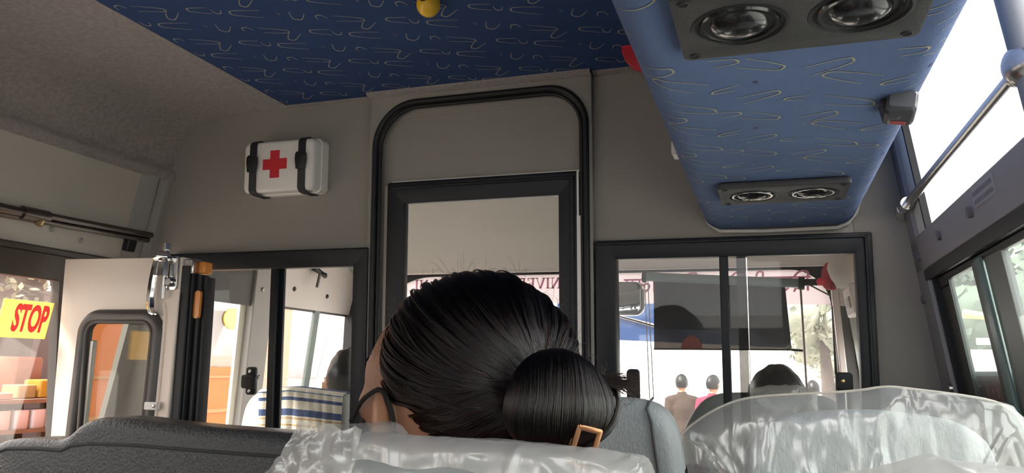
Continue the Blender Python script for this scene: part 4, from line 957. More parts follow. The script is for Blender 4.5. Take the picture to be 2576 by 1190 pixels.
# tree trunk behind the stall
tt = empty('street_tree', (-7.4, 5.2, G)); tag(tt, 'thick grey tree trunk with low twigs behind the stall', 'tree')
bm = B(); P = [(0, 0, 0), (.05, .0, 1.0), (.0, .1, 2.0), (.1, .3, 3.2), (.0, .5, 4.5)]; tube(bm, P, [.75, .60, .55, .48, .4], 24)
for v in bm.verts: v.co += Vector((1, 1, 0)) * .10 * noise.noise(v.co * 2.2)
obj('trunk', bm, M_bark, tt)
bm = B(); rng = random.Random(4)
for k in range(26):
    a = Vector((.5, rng.uniform(-1.2, .4), rng.uniform(1.95, 2.5))); pts = [a]
    for q in range(4): a = a + Vector((rng.uniform(-.1, .2), rng.uniform(-.15, .22), rng.uniform(-.12, .10))); pts.append(a)
    tube(bm, pts, [.014, .012, .010, .007, .004], 5)
obj('twigs', bm, mat('dark_twig', (.14, .13, .10), .9), tt)
bm = B()
for k in range(320):
    p = Vector((.6 + rng.uniform(-.2, .4), rng.uniform(-1.3, .8), rng.uniform(1.85, 2.6))); u = Vector((rng.gauss(0, 1), rng.gauss(0, 1), rng.gauss(0, 1))).normalized() * .05; w = u.orthogonal().normalized() * .025
    bm.faces.new([bm.verts.new(p + q) for q in (-u, w, u, -w)])
obj('leaves', bm, mat('dusty_leaf', (.25, .25, .17), .8), tt)
bw = obj('boundary_wall', B(), mat('grimy_plaster', (.15, .12, .115), .9, var=.4, vscale=1.5), None); tag(bw, 'grimy plaster wall behind the stall and tree', 'wall')
bm = B(); box(bm, -9.6, -9.3, -6, 16, G, 2.1); bm.to_mesh(bw.data); bm.free(); bw['kind'] = 'structure'
sh = obj('shop_front', B(), mat('dim_shop_front', (.05, .048, .045), .8, var=.4, vscale=3), None); tag(sh, 'dim shop front across the street', 'shop'); sh['kind'] = 'structure'
bm = B(); box(bm, -9.2, -8.6, -6, 2.2, G, 3.2); bm.to_mesh(sh.data); bm.free()
# shop goods that the door glass mirrors
rng = random.Random(11)
for k in range(14):
    y = -4.8 + k * .46; c = [(.30, .29, .28), (.13, .07, .045), (.05, .11, .10), (.10, .09, .07), (.08, .08, .10)][k % 5]
    goods('shop_crate', 'crate', 'crate of wares before the shop across the street', -8.3, y, G, .4, .36, rng.uniform(.9, 1.9), mat('crate_%d' % (k % 5), c, .7), 'crates before the shop')
nb = empty('notice_board', (-7.6, -4.9, G)); tag(nb, 'yellow notice board standing before the shop', 'board')
bm = B(); box(bm, -.02, .02, -.30, .30, 1.50, 1.86); obj('board', bm, M_boxy, nb)
bm = B(); tube(bm, [(0, 0, 0), (0, 0, 1.5)], .025, 8); obj('post', bm, M_darkmetal, nb)
# ================================================================== SEATS
def resample(loop, n):
    L = [Vector(p) for p in loop]; d = [0]
    for a, b in zip(L, L[1:] + L[:1]): d.append(d[-1] + (b - a).length)
    out = []; tot = d[-1]; k = 0
    for i in range(n):
        t = tot * i / n
        while d[k + 1] < t: k += 1
        f = (t - d[k]) / max(1e-9, d[k + 1] - d[k]); a, b = L[k], L[(k + 1) % len(L)]
        out.append(a.lerp(b, f))
    return out
def smoothloop(L, it):
    for _ in range(it): L = [(L[i - 1] + L[i] * 2 + L[(i + 1) % len(L)]) / 4 for i in range(len(L))]
    return L
def pillow(outline, y0, y1, r, n=120, rings=10, crown=.0, sm=3, disp=None, back=True, front=True):
    """rounded slab: outline in XZ, faces at y0 (towards the camera) and y1"""
    L = smoothloop(resample(outline, n), sm)
    c = Vector((sum(p.x for p in L) / n, sum(p.y for p in L) / n))
    nr = []
    for i in range(n):
        t = (L[(i + 1) % n] - L[i - 1]).normalized(); nr.append(Vector((t.y, -t.x)))
    if sum(nr[i].dot(L[i] - c) for i in range(n)) < 0: nr = [-v for v in nr]
    R = []
    def capring(s, y, sign):
        return [Vector((c.x + (p.x - c.x) * s, y + sign * crown * (1 - s * s), c.y + (p.y - c.y) * s)) for p in inner]
    inner = [L[i] - nr[i] * r for i in range(n)]
    if front:
        for k in range(1, rings): R.append(capring(k / rings, y0, -1))
    for k in range(7):
        a = PI / 2 * k / 6; R.append([Vector((p.x, y0 + r * (1 - math.sin(a)), p.y)) for p in [L[i] - nr[i] * r * (1 - math.sin(a)) if 0 else inner[i] + nr[i] * r * math.sin(a) for i in range(n)]])
        R[-1] = [Vector((v.x, y0 + r * (1 - math.cos(a)), v.z)) for v in R[-1]]
    for k in range(1, 7):
        a = PI / 2 * (1 - k / 6); R.append([Vector(((inner[i] + nr[i] * r * math.sin(a)).x, y1 - r * (1 - math.cos(a)), (inner[i] + nr[i] * r * math.sin(a)).y)) for i in range(n)])
    if back:
        for k in range(rings - 1, 0, -1): R.append(capring(k / rings, y1, 1))
    if disp: R = [[disp(v) for v in r_] for r_ in R]
    bm = B(); loft(bm, R); return bm
def seat_base(t, x0, x1, yb, m):
    """cushion and legs in front of a back that stands at yb"""
    bm = B(); loft(bm, [[(x, y, z) for x, y in rr(x0 + e, yb + .05 + e, x1 - e, yb + .50 - e, .05, 5)] for z, e in ((.34, .02), (.36, 0), (.44, 0), (.47, .02), (.48, .06))])
    obj('seat_cushion', bm, m, t)
    bm = B(); box(bm, x0 + .03, x1 - .03, yb + .03, yb + .46, .28, .339); obj('seat_frame', bm, M_rubber, t, bevel=.006)
    for x in (x0 + .06, x1 - .06):
        for y in (yb + .08, yb + .42):
            bm = B(); tube(bm, [(x, y, 0.0), (x, y, .285)], .016, 10); obj('leg', bm, M_darkmetal, t)

# bench at the left
t = empty('bench_seat'); tag(t, 'dark grey bench seat with raised headrest at the lower left', 'seat')
ol = [(-1.475, .40), (-1.475, .99), (-1.462, 1.022), (-1.43, 1.040), (-1.38, 1.046), (-1.30, 1.048), (-1.262, 1.050), (-1.252, 1.062), (-1.238, 1.080), (-1.19, 1.094), (-1.13, 1.095), (-1.04, 1.089), (-.95, 1.086), (-.70, 1.082), (-.56, 1.081), (-.52, 1.06), (-.52, .40)]
obj('backrest', pillow(ol, 1.115, 1.215, .024, 200, 8, .004, 2), M_leather, t)
sl = [(-1.462, .985), (-1.447, 1.012), (-1.40, 1.026), (-1.33, 1.030), (-1.262, 1.030), (-1.24, 1.040), (-1.19, 1.046), (-1.10, 1.048), (-.90, 1.046), (-.56, 1.045)]
bm = B(); tube(bm, [(x, 1.1155, z) for x, z in [tuple(v) for v in [Vector(a).lerp(Vector(b), k / 6) for a, b in zip(sl, sl[1:]) for k in range(6)]]], .0035, 8); obj('piping', bm, M_seam, t)
bm = B()
for k in range(30):
    x = -1.22 + k * .022; box(bm, x, x + .006, 1.1115, 1.1128, 1.0355 if x > -1.2 else 1.03, 1.0367 if x > -1.2 else 1.0312)
obj('stitching', bm, mat('pale_stitch', (.16, .16, .165), .7), t, smooth=False)
seat_base(t, -1.46, -.54, 1.16, M_leather)

# light grey seat whose shoulder shows beside the woman's bun
t = empty('grey_seat'); tag(t, 'pale grey leatherette seat back standing just right of the hair bun', 'seat')
ol = [(-.495, .40), (-.50, 1.08), (-.485, 1.135), (-.45, 1.152), (-.35, 1.155), (-.225, 1.154), (-.182, 1.146), (-.157, 1.120), (-.146, 1.07), (-.138, 1.00), (-.134, .40)]
obj('backrest', pillow(ol, 1.30, 1.39, .030, 160, 8, .005, 2), M_leatherl, t)
sm_ = [(-.198, 1.138), (-.190, 1.115), (-.186, 1.08), (-.180, 1.04), (-.177, .98), (-.175, .60)]
bm = B(); tube(bm, [(x, 1.297, z) for x, z in sm_], .0028, 8); tube(bm, [(-.198, 1.298, 1.136), (-.196, 1.315, 1.148), (-.194, 1.34, 1.154)], .0022, 6); obj('piping', bm, mat('grey_piping_dark', (.12, .13, .135), .6), t)
seat_base(t, -.49, -.145, 1.35, M_leatherl)

def wrinkle(p, amp, sc):
    q = Vector((p.x * sc, p.y * sc * .6, p.z * sc * .35))
    v = 1 - abs(noise.noise(q + Vector((3, 1, 7)))) * 2
    w = 1 - abs(noise.noise(q * 2.3 + Vector((9, 4, 2)))) * 2
    return amp * (v * v * v * .8 + w * w * .35 + .4 * noise.noise(q * .5))
# plastic covered seat in front of the camera (the woman sits in it)
def covered(name, label, ol, y0, y1, cover, cy0, cy1, amp, sc, mats, extra=None, group='seats under clear plastic covers', r=.022):
    t = empty(name); tag(t, label, 'seat', group)
    obj('backrest', pillow(ol, y0, y1, r, 140, 8, .005, 2), mats[0], t)
    def dsp(v):
        d = wrinkle(v, amp, sc); return Vector((v.x + d * .25, v.y - d, v.z + d * .4))
    obj('plastic_cover', pillow(cover, cy0, cy1, .030, 300, 46, .004, 1, dsp), mats[1], t, angle=180)
    return t
ol = [(-.415, .45), (-.412, 1.06), (-.395, 1.105), (-.36, 1.122), (-.30, 1.126), (-.20, 1.126), (-.12, 1.120), (-.090, 1.10), (-.082, 1.05), (-.08, .45)]
cv = [(-.43, .60), (-.427, 1.05), (-.402, 1.105), (-.378, 1.132), (-.360, 1.146), (-.345, 1.150), (-.318, 1.152), (-.308, 1.150), (-.303, 1.1405), (-.27, 1.1415), (-.22, 1.1415), (-.16, 1.1395), (-.12, 1.1375), (-.093, 1.1350), (-.087, 1.12), (-.086, 1.05), (-.084, .60)]
t = covered('covered_seat', 'plastic wrapped grey seat with the dark haired woman in it', ol, .560, .630, cv, .545, .640, .003, 22, (M_leatherl, M_plastic))
bm = B(); nu, nv = 40, 34; g = []
for i in range(nu):
    row = []
    for j in range(nv):
        u, v = i / (nu - 1), j / (nv - 1)
        z = 1.070 + (.0815 - .003 * abs(u - .35) + .0015 * math.sin(u * 17)) * v
        xl = -.404 + (z - 1.085) * .62; xr = -.324 + (z - 1.085) * .36
        x = xl + (xr - xl) * u
        d = .012 * noise.noise(Vector((x * 55, 1.3, z * 40))) + .006 * (1 - abs(noise.noise(Vector((x * 48 + z * 20, 7, z * 36)))) * 2) ** 3
        row.append(bm.verts.new(Vector((x, .5405 - abs(d) * .8, z + .25 * d))))
    g.append(row)
for i in range(nu - 1):
    for j in range(nv - 1): bm.faces.new((g[i][j], g[i + 1][j], g[i + 1][j + 1], g[i][j + 1]))
obj('plastic_fold', bm, M_plastic2, t, angle=180)
bm = B(); nu, nv = 110, 12; g = []
for i in range(nu):
    u = i / (nu - 1); x = -.312 + .222 * u; zt = 1.1465 - .0035 * u - .004 * max(0, u - .85) / .15; row = []
    for j in range(nv):
        a = j / (nv - 1) * 2.3; wv = .0016 * noise.noise(Vector((x * 40, j * .3, 2))) + .0012 * noise.noise(Vector((x * 130, j * .5, 5)))
        drop = max(0, a - 1.57)
        row.append(bm.verts.new((x + .3 * wv, .562 - .0215 * math.sin(min(a, 1.57)) - drop * .002 + wv, zt - .008 * (1 - math.cos(min(a, 1.57))) - drop * (.018 + .003 * math.sin(x * 90)) + .4 * wv)))
    g.append(row)
for i in range(nu - 1):
    for j in range(nv - 1): bm.faces.new((g[i][j], g[i + 1][j], g[i + 1][j + 1], g[i][j + 1]))
obj('plastic_hem', bm, M_plastic2, t, angle=180)
seat_base(t, -.41, -.125, .60, M_leatherl)

# plastic covered seat at the right
ol = [(-.048, .45), (-.046, 1.05), (-.036, 1.11), (-.005, 1.142), (.05, 1.155), (.12, 1.160), (.20, 1.152), (.236, 1.13), (.245, 1.08), (.25, .45)]
cv = [(-.105, .60), (-.100, 1.02), (-.106, 1.08), (-.113, 1.122), (-.098, 1.134), (-.070, 1.152), (-.038, 1.166), (.0, 1.172), (.045, 1.175), (.10, 1.180), (.133, 1.187), (.16, 1.184), (.21, 1.179), (.252, 1.172), (.272, 1.155), (.285, 1.11), (.292, 1.0), (.292, .60)]
t = covered('covered_seat', 'wide plastic wrapped seat by the right side window', ol, 1.005, 1.08, cv, .985, 1.10, .0045, 24, (M_leatherl, M_plastic))
hm_ = [(-.113, 1.122), (-.098, 1.136), (-.070, 1.155), (-.038, 1.169), (.0, 1.1745), (.045, 1.178), (.10, 1.183), (.133, 1.190), (.16, 1.187), (.21, 1.182), (.252, 1.175), (.272, 1.158), (.284, 1.11)]
P_ = [Vector((x, 1.035, z - .002)) for x, z in hm_]
for _ in range(2): P_ = [P_[0]] + [q for a, b in zip(P_, P_[1:]) for q in (a.lerp(b, .25), a.lerp(b, .75))] + [P_[-1]]
bm = B(); tube(bm, P_, .0015, 8); obj('plastic_hem', bm, film('plastic_seam', (.86, .80, .72), .2, .8, .1, .3), t)
seat_base(t, -.045, .245, 1.05, M_leatherl)
bm = B(); hexa(bm, [(-.108, 1.0, .50), (-.06, 1.0, .50), (-.06, 1.05, .50), (-.108, 1.05, .50), (-.107, 1.0, 1.085), (-.070, 1.0, 1.075), (-.070, 1.05, 1.075), (-.107, 1.05, 1.085)])
obj('side_flap', bm, mat('dark_grey_cloth', (.06, .06, .065), .8), t, bevel=.008)
# the nearest one, low at the right edge
ol = [(.035, .45), (.036, 1.06), (.06, 1.11), (.10, 1.125), (.16, 1.118), (.22, 1.08), (.24, 1.0), (.24, .45)]
cv = [(.018, .60), (.016, 1.08), (.020, 1.138), (.032, 1.151), (.05, 1.153), (.068, 1.159), (.080, 1.164), (.092, 1.162), (.12, 1.160), (.16, 1.158), (.20, 1.14), (.25, 1.05), (.255, .60)]
cv = [(x, z - .0065 if z > 1 else z) for x, z in cv]
ol = [(x, z - .0065 if z > 1 else z) for x, z in ol]
t = covered('covered_seat', 'nearest plastic wrapped seat, low at the bottom right corner', ol, .445, .505, cv, .43, .52, .004, 24, (M_leatherl, M_plastic2))
seat_base(t, .04, .235, .48, M_leatherl)

# ---- driver's and front passenger's seats in the cab
t = empty('driver_seat'); tag(t, 'grey driver seat with clear plastic over its headrest, beyond the right partition window', 'seat')
ol = [(-.245, .30), (-.24, .95), (-.222, 1.045), (-.195, 1.10), (-.165, 1.135), (-.12, 1.150), (.02, 1.152), (.13, 1.150), (.17, 1.12), (.18, 1.0), (.185, .30)]
obj('backrest', pillow(ol, 2.02, 2.10, .024, 120, 6, .004, 2), mat('grey_cab_seat', (.20, .22, .22), .5), t)
cvr = [(-.06, 1.0), (-.062, 1.12), (-.055, 1.156), (.0, 1.168), (.06, 1.170), (.105, 1.160), (.112, 1.10), (.11, 1.0)]
def dsp(v): d = wrinkle(v, .008, 30); return Vector((v.x, v.y - d, v.z + d * .6))
obj('plastic_cover', pillow(cvr, 2.0, 2.115, .025, 160, 16, .003, 1, dsp), M_plastic, t, angle=180)
seat_base(t, -.22, .17, 2.05, mat('grey_cab_seat', (.20, .22, .22), .5))
t = empty('passenger_seat'); tag(t, 'pale front passenger seat under a striped towel, beyond the left partition window', 'seat')
M_ws = mat('white_seat_cloth', (.72, .72, .70), .8, bump=.3, bscale=60)
ol = [(-1.68, .30), (-1.685, .98), (-1.672, 1.06), (-1.64, 1.10), (-1.60, 1.11), (-1.3, 1.11), (-1.24, 1.09), (-1.22, 1.0), (-1.22, .3)]
obj('backrest', pillow(ol, 2.155, 2.235, .026, 120, 6, .004, 2), M_ws, t)
seat_base(t, -1.66, -1.24, 2.19, M_ws)
tw = empty('striped_towel'); tag(tw, 'cream towel with blue and tan stripes draped over the front passenger seat', 'towel')
M_cols = [mat('towel_cream', (.74, .68, .58), .95, bump=.5, bscale=220), mat('towel_navy', (.055, .085, .20), .95, bump=.5, bscale=220), mat('towel_blue', (.09, .20, .38), .95, bump=.5, bscale=220), mat('towel_tan', (.55, .36, .20), .95, bump=.5, bscale=220), mat('towel_brown', (.22, .14, .09), .95, bump=.5, bscale=220)]
bm = B(); nu, nv = 40, 90; g = []
def towel(u, v):
    # v: 0 at the bottom hem towards us, runs up over the seat top and down in front
    x = -1.60 + .32 * u + .010 * math.sin(v * 5 + 1) * (1 - u)
    zt = 1.122 - .012 * abs(u - .4) * 2
    s = v * .52
    if s < .30: y, z = 2.143 - .010 * (.30 - s) , .835 + s * (zt - .845) / .30
    elif s < .40:
        a = (s - .30) / .10 * PI; y, z = 2.193 - .052 * math.cos(a), zt - .010 + .014 * math.sin(a)
    else: y, z = 2.246, zt - .01 - (s - .40)
    w = .010 * math.sin(u * 13 + v * 2.0) * max(0, 1 - v * 1.6) + .006 * math.sin(u * 29)
    return Vector((x + .01 * math.sin(u * 9 + v * 3) * (1 - v), y - abs(w), z))
for i in range(nu):
    g.append([bm.verts.new(towel(i / (nu - 1), j / (nv - 1))) for j in range(nv)])
def stripe(v):
    z = v / .577   # 0 bottom .. 1 top on the near face
    for a, b, m in ((.0, .03, 0), (.27, .36, 1), (.46, .52, 2), (.60, .62, 3), (.645, .655, 4), (.665, .69, 3), (.72, .79, 1), (.88, .93, 1), (.985, 1.0, 2), (1.1, 1.2, 1)):
        if a <= z < b: return m
    return 0
for i in range(nu - 1):
    for j in range(nv - 1): bm.faces.new((g[i][j], g[i + 1][j], g[i + 1][j + 1], g[i][j + 1])).material_index = stripe(j / (nv - 1))
obj('towel_cloth', bm, M_cols, tw)
# ================================================================== PEOPLE
def head_bm(nu=56, nv=44, jaw=1.0):
    """x right, y forward, z up; origin midway between crown and chin"""
    bm = B(); rings = []
    def g(p, c, s, amp): 
        d = sum(((p[i] - c[i]) / s[i]) ** 2 for i in range(3)); return amp * math.exp(-d)
    for j in range(nv + 1):
        t = min(max(PI * j / nv, .03), PI - .03); ring = []
        for k in range(nu):
            a = 2 * PI * k / nu
            x, y, z = math.sin(t) * math.cos(a), math.sin(t) * math.sin(a), math.cos(t)
            X, Y, Z = x * .074, y * (.094 if y > 0 else .100), z * .115
            if Z < 0:
                q = (-Z / .115); X *= 1 - .30 * q ** 1.4 * (1 if y > -.2 else .8); Y = Y * (1 - .12 * q) if Y > 0 else Y * (1 - .55 * q ** 1.2)
            if Z > .03 and Y > 0: Y *= 1 - .10 * ((Z - .03) / .085)
            p = [X, Y, Z]
            if Y > 0:
                dy = 0
                for sx in (-1, 1):
                    dy += g(p, (sx * .030, .088, .026), (.026, .05, .010), .005)
                    dy += g(p, (sx * .032, .085, .004), (.015, .04, .011), -.010)
                    p[0] += sx * g(p, (sx * .060, .055, -.018), (.022, .035, .020), .010)
                    p[0] += sx * g(p, (sx * .064, .060, .004), (.014, .028, .010), -.004)
                    dy += g(p, (sx * .048, .070, -.020), (.020, .04, .020), .005)
                    dy += g(p, (sx * .010, .09, -.030), (.007, .04, .008), .006)
                dy += g(p, (0, .092, -.012), (.009, .05, .022), .012) + g(p, (0, .092, -.028), (.011, .05, .010), .013)
                dy += g(p, (0, .085, -.058), (.022, .05, .006), .007) + g(p, (0, .085, -.070), (.018, .05, .006), .006) - g(p, (0, .085, -.0635), (.022, .05, .0025), .003)
                dy += g(p, (0, .07, -.098), (.022, .05, .016), .010)
                p[1] += dy
            ring.append(Vector(p))
        rings.append(ring)
    loft(bm, rings); return bm
def ear_bm(sd):
    """outer ear; the shell stands off the skull and opens forwards"""
    bm = B(); n = 28; R0 = []; R1 = []; R2 = []; R3 = []
    for k in range(n):
        a = 2 * PI * k / n; c, s_ = math.cos(a), math.sin(a)
        yy = .017 * c * (1.0 if s_ > -.2 else .78) + (.003 * s_); zz = .032 * s_ + (.001 if s_ > 0 else -.002)
        out = .019 - .015 * c      # rear rim stands away from the head
        R0.append(Vector((sd * -.004, yy * .55 + .004, zz * .7)))
        R1.append(Vector((sd * out * .55, yy * .86, zz * .90)))
        R2.append(Vector((sd * out, yy, zz)))
        R3.append(Vector((sd * (out + .0045), yy * .93, zz * .94)))
    R4 = [Vector((sd * (abs(v.x) - .002), v.y * .78, v.z * .82)) for k, v in enumerate(R3)]
    R5 = [Vector((sd * (abs(v.x) * .55 + .004), v.y * .35 + .002, v.z * .4)) for v in R3]
    loft(bm, [R0, R1, R2, R3, R4, R5]); return bm
def capsule(bm, a, b, ra, rb, n=14, flat=None):
    a, b = Vector(a), Vector(b); t = (b - a).normalized(); pts = []; rs = []
    for k in range(5): q = PI / 2 * (1 - k / 4); pts.append(a - t * ra * math.sin(q)); rs.append(max(ra * math.cos(q), ra * .05))
    for k in range(1, 4): pts.append(a.lerp(b, k / 4)); rs.append(ra + (rb - ra) * k / 4)
    for k in range(5): q = PI / 2 * k / 4; pts.append(b + t * rb * math.sin(q)); rs.append(max(rb * math.cos(q), rb * .05))
    tube(bm, pts, rs, n)
def hand(bm, w, d, palm_n, side, k=1.0):
    """palm and five bent fingers from wrist w along d; palm_n points out of the palm"""
    d = Vector(d).normalized(); nn = Vector(palm_n); nn = (nn - d * nn.dot(d)).normalized(); s = d.cross(nn).normalized() * side
    w = Vector(w)
    for o in (-.026, -.009, .009, .026): capsule(bm, w + s * o * .5 * k, w + d * .075 * k + s * o * k, .014 * k, .012 * k, 8)
    for o, L in ((-.029, .062), (-.010, .074), (.010, .078), (.029, .070)):
        p = w + d * .080 * k + s * o * k
        for f, c in ((.45, .15), (.32, .55), (.23, .9)):
            q = p + (d * math.cos(c) + nn * math.sin(c)) * L * f * k; capsule(bm, p, q, .0085 * k, .0075 * k, 8); p = q
    p = w + d * .02 * k + s * .03 * k
    for f, c in ((.036, .9), (.03, .5), (.024, .2)):
        q = p + (d * math.cos(c) + s * math.sin(c) + nn * .2).normalized() * f * k; capsule(bm, p, q, .011 * k, .009 * k, 8); p = q
def seg_dist(p, a, b):
    ab = b - a; t = max(0, min(1, (p - a).dot(ab) / ab.length_squared)); return (p - (a + ab * t)).length
def figure(name, label, J, HM, skin, top, legs, shoes, group=None, voxel=.009, sleeves=True, k=1.0, width=1.0, smooth=3, hairm=None, cut=None, cat='person'):
    t = empty(name, J['pelvis']); tag(t, label, cat, group)
    inv = T(*[-c for c in J['pelvis']])
    V = {q: Vector(p) for q, p in J.items()}
    bm = B(); segs = []
    def cap(a, b, ra, rb, kind): capsule(bm, V[a], V[b], ra * k, rb * k); segs.append((V[a], V[b], ra * k, kind))
    right = (V['shoulder_r'] - V['shoulder_l']).normalized()
    path = [V['pelvis'], V['spine'], V['chest'], V['collar']]
    rings = []
    for (p, wx, wy) in ((path[0] - (path[1] - path[0]).normalized() * .10 * k, .10, .08), (path[0], .165 * width, .115), (path[1], .135 * width, .095), (path[2], .160 * width, .110), (path[2].lerp(path[3], .6), .135 * width, .085), (path[3], .06, .055)):
        fw = right.cross((path[3] - path[0]).normalized()).normalized()
        rings.append([p + right * math.cos(2 * PI * i / 20) * wx * k + fw * math.sin(2 * PI * i / 20) * wy * k for i in range(20)])
    loft(bm, rings)
    for a, b in zip(path, path[1:]): segs.append((a, b, .13 * k, 'top'))
    segs.append((V['pelvis'], V['pelvis'] - (path[1] - path[0]) * .4, .13 * k, 'legs'))
    cap('collar', 'neck', .054, .050, 'skin'); segs.append((V['neck'], HM @ Vector((0, 0, 0)), .09, 'skin'))
    for s in 'lr':
        cap('collar', 'shoulder_' + s, .055, .056, 'top')
        cap('shoulder_' + s, 'elbow_' + s, .052, .041, 'top'); cap('elbow_' + s, 'wrist_' + s, .040, .026, 'top' if sleeves else 'skin')
        cap('hip_' + s, 'knee_' + s, .082, .056, 'legs'); cap('knee_' + s, 'ankle_' + s, .054, .036, 'legs'); cap('ankle_' + s, 'toe_' + s, .040, .030, 'shoe')
        d = V['wrist_' + s] - V['elbow_' + s]; n0 = len(bm.verts)
        d = J.get('hand_dir_' + s, d); hand(bm, V['wrist_' + s], d, Vector((0, 0, -1)) if abs(Vector(d).normalized().z) < .8 else -right * (1 if s == 'l' else -1) * -1, -1 if s == 'l' else 1, k)
        segs.append((V['wrist_' + s], V['wrist_' + s] + Vector(d).normalized() * .17 * k, .03, 'skin'))
    merge(bm, head_bm(), HM)
    for sd in (-1, 1): merge(bm, ear_bm(sd), HM @ T(sd * .070, -.012, -.008))
    bmesh.ops.recalc_face_normals(bm, faces=bm.faces)
    me = bpy.data.meshes.new('tmp'); bm.to_mesh(me); bm.free()
    o = bpy.data.objects.new('tmp', me); COL.objects.link(o)
    r = o.modifiers.new('r', 'REMESH'); r.mode = 'VOXEL'; r.voxel_size = voxel; r.use_smooth_shade = True
    sm = o.modifiers.new('s', 'SMOOTH'); sm.factor = .5; sm.iterations = smooth
    dg = bpy.context.evaluated_depsgraph_get(); dg.update()
    m2 = bpy.data.meshes.new_from_object(o.evaluated_get(dg)); bpy.data.objects.remove(o); bpy.data.meshes.remove(me)
    kinds = []
    for v in m2.vertices:
        kinds.append(min(segs, key=lambda s: seg_dist(v.co, s[0], s[1]) - s[2])[3])
    def shell(nm, kind, m, off):
        bb_ = bmesh.new(); bb_.from_mesh(m2); bb_.verts.ensure_lookup_table()
        dele = [f for f in bb_.faces if not any(kinds[v.index] == kind for v in f.verts)]
        for v in bb_.verts: v.co += v.normal * off
        bmesh.ops.delete(bb_, geom=dele, context='FACES')
        ob_ = obj(nm, bb_, m, t, inv); so = ob_.modifiers.new('solid', 'SOLIDIFY'); so.thickness = .003; so.offset = -1
        return ob_
    m2.materials.clear(); m2.materials.append(skin)
    body = bpy.data.objects.new('body', m2); COL.objects.link(body); body.parent = t; body.matrix_local = inv
    m2.polygons.foreach_set('use_smooth', [True] * len(m2.polygons))
    shell('top_clothing', 'top', top, .007); shell('trousers', 'legs', legs, .008); shell('shoes', 'shoe', shoes, .006)
    for sx in (-1, 1):
        b_ = B(); ball(b_, (sx * .030, .0725, .004), .0125, .0115, .0115, 14, 10); e_ = obj('eye', b_, mat('eye_white', (.8, .78, .74), .2), t, inv @ HM)
        b_ = B(); ball(b_, (sx * .030, .0825, .004), .0055, .0025, .0055, 12, 8); obj('iris', b_, mat('dark_iris', (.03, .015, .01), .1), e_)
        b_ = B(); tube(b_, [(sx * .014, .0935, .025), (sx * .030, .091, .030), (sx * .042, .0815, .028)], [.001, .0016, .001], 6); obj('eyebrow', b_, M_hairb, t, inv @ HM)
    if hairm:
        b_ = B(); ball(b_, (0, -.006, .012), .083, .106, .116, 36, 26)
        dl_ = [v for v in b_.verts if (v.co.y > .045 and v.co.z < .075) or (v.co.y > .0 and v.co.z < .015) or v.co.z < -.055]
        bmesh.ops.delete(b_, geom=dl_, context='VERTS')
        for v in b_.verts: v.co *= 1 + .05 * noise.noise(v.co * 40)
        h_ = obj('hair', b_, hairm, t, inv @ HM); so = h_.modifiers.new('solid', 'SOLIDIFY'); so.thickness = .006
    return t
def sitting(x, y, z, k=1.0, yaw=0, lean=0., arms='lap'):
    """joints of a seated person, seat height z, hips at x,y; facing +y"""
    J = dict(pelvis=(0, 0, .09), spine=(0, .01 + lean * .5, .28), chest=(0, .02 + lean, .43), collar=(0, .03 + lean * 1.2, .545), neck=(0, .045 + lean * 1.3, .61),
             shoulder_l=(-.165, .025 + lean * 1.15, .505), shoulder_r=(.165, .025 + lean * 1.15, .505), hip_l=(-.085, .02, .08), hip_r=(.085, .02, .08), knee_l=(-.10, .42, .10), knee_r=(.10, .42, .10),
             ankle_l=(-.10, .44, -z / k + .08), ankle_r=(.10, .44, -z / k + .08), toe_l=(-.11, .57, -z / k + .045), toe_r=(.11, .57, -z / k + .045))
    if arms == 'lap': J.update(elbow_l=(-.20, .10 + lean, .27), elbow_r=(.20, .10 + lean, .27), wrist_l=(-.11, .26, .20), wrist_r=(.11, .26, .20))
    else: J.update(elbow_l=(-.21, .16, .33), elbow_r=(.21, .16, .33), wrist_l=(-.17, .40, .42), wrist_r=(.17, .40, .42))
    M_ = T(x, y, z) @ RZ(yaw) @ Matrix.Scale(k, 4)
    return {q: tuple(M_ @ Vector(p)) for q, p in J.items()}
def standing(x, y, z, k=1.0, yaw=0, stride=.0):
    J = dict(pelvis=(0, 0, .90), spine=(0, .01, 1.10), chest=(0, .0, 1.26), collar=(0, .0, 1.40), neck=(0, .02, 1.47), shoulder_l=(-.175, 0, 1.36), shoulder_r=(.175, 0, 1.36),
             elbow_l=(-.22, -.03, 1.08), elbow_r=(.22, -.03, 1.08), wrist_l=(-.21, .08, .86), wrist_r=(.21, .08, .86), hip_l=(-.09, 0, .86), hip_r=(.09, 0, .86),
             knee_l=(-.10, .04 + stride * .5, .48), knee_r=(.10, .04 - stride * .3, .48), ankle_l=(-.10, stride, .09), ankle_r=(.10, -stride, .09), toe_l=(-.11, stride + .13, .045), toe_r=(.11, -stride + .13, .045))
    M_ = T(x, y, z) @ RZ(yaw) @ Matrix.Scale(k, 4)
    return {q: tuple(M_ @ Vector(p)) for q, p in J.items()}
M_jeans = mat('dark_trousers', (.04, .045, .06), .9); M_shoe = mat('dark_shoes', (.02, .02, .02), .5)
HD = T(.0145, 2.27, 1.098)
J = sitting(.012, 2.23, .44, .93, 0, .0, 'wheel')
J['neck'] = (.0145, 2.25, .995); J['collar'] = (.0135, 2.245, .94)
figure('person', 'driver with black hair seen from behind above the grey driver seat', J, HD, M_skin, mat('blue_grey_shirt', (.22, .26, .33), .85), M_jeans, M_shoe, hairm=M_hairb, voxel=.009)
J = sitting(-1.435, 2.40, .46, .93)
HP = T(-1.432, 2.44, 1.136) @ RZ(6) @ RX(-6)
figure('person', 'front passenger with short black hair sitting beyond the striped towel', J, HP, M_skin, mat('white_shirt', (.75, .74, .72), .85), M_jeans, M_shoe, hairm=M_hairb, voxel=.009)
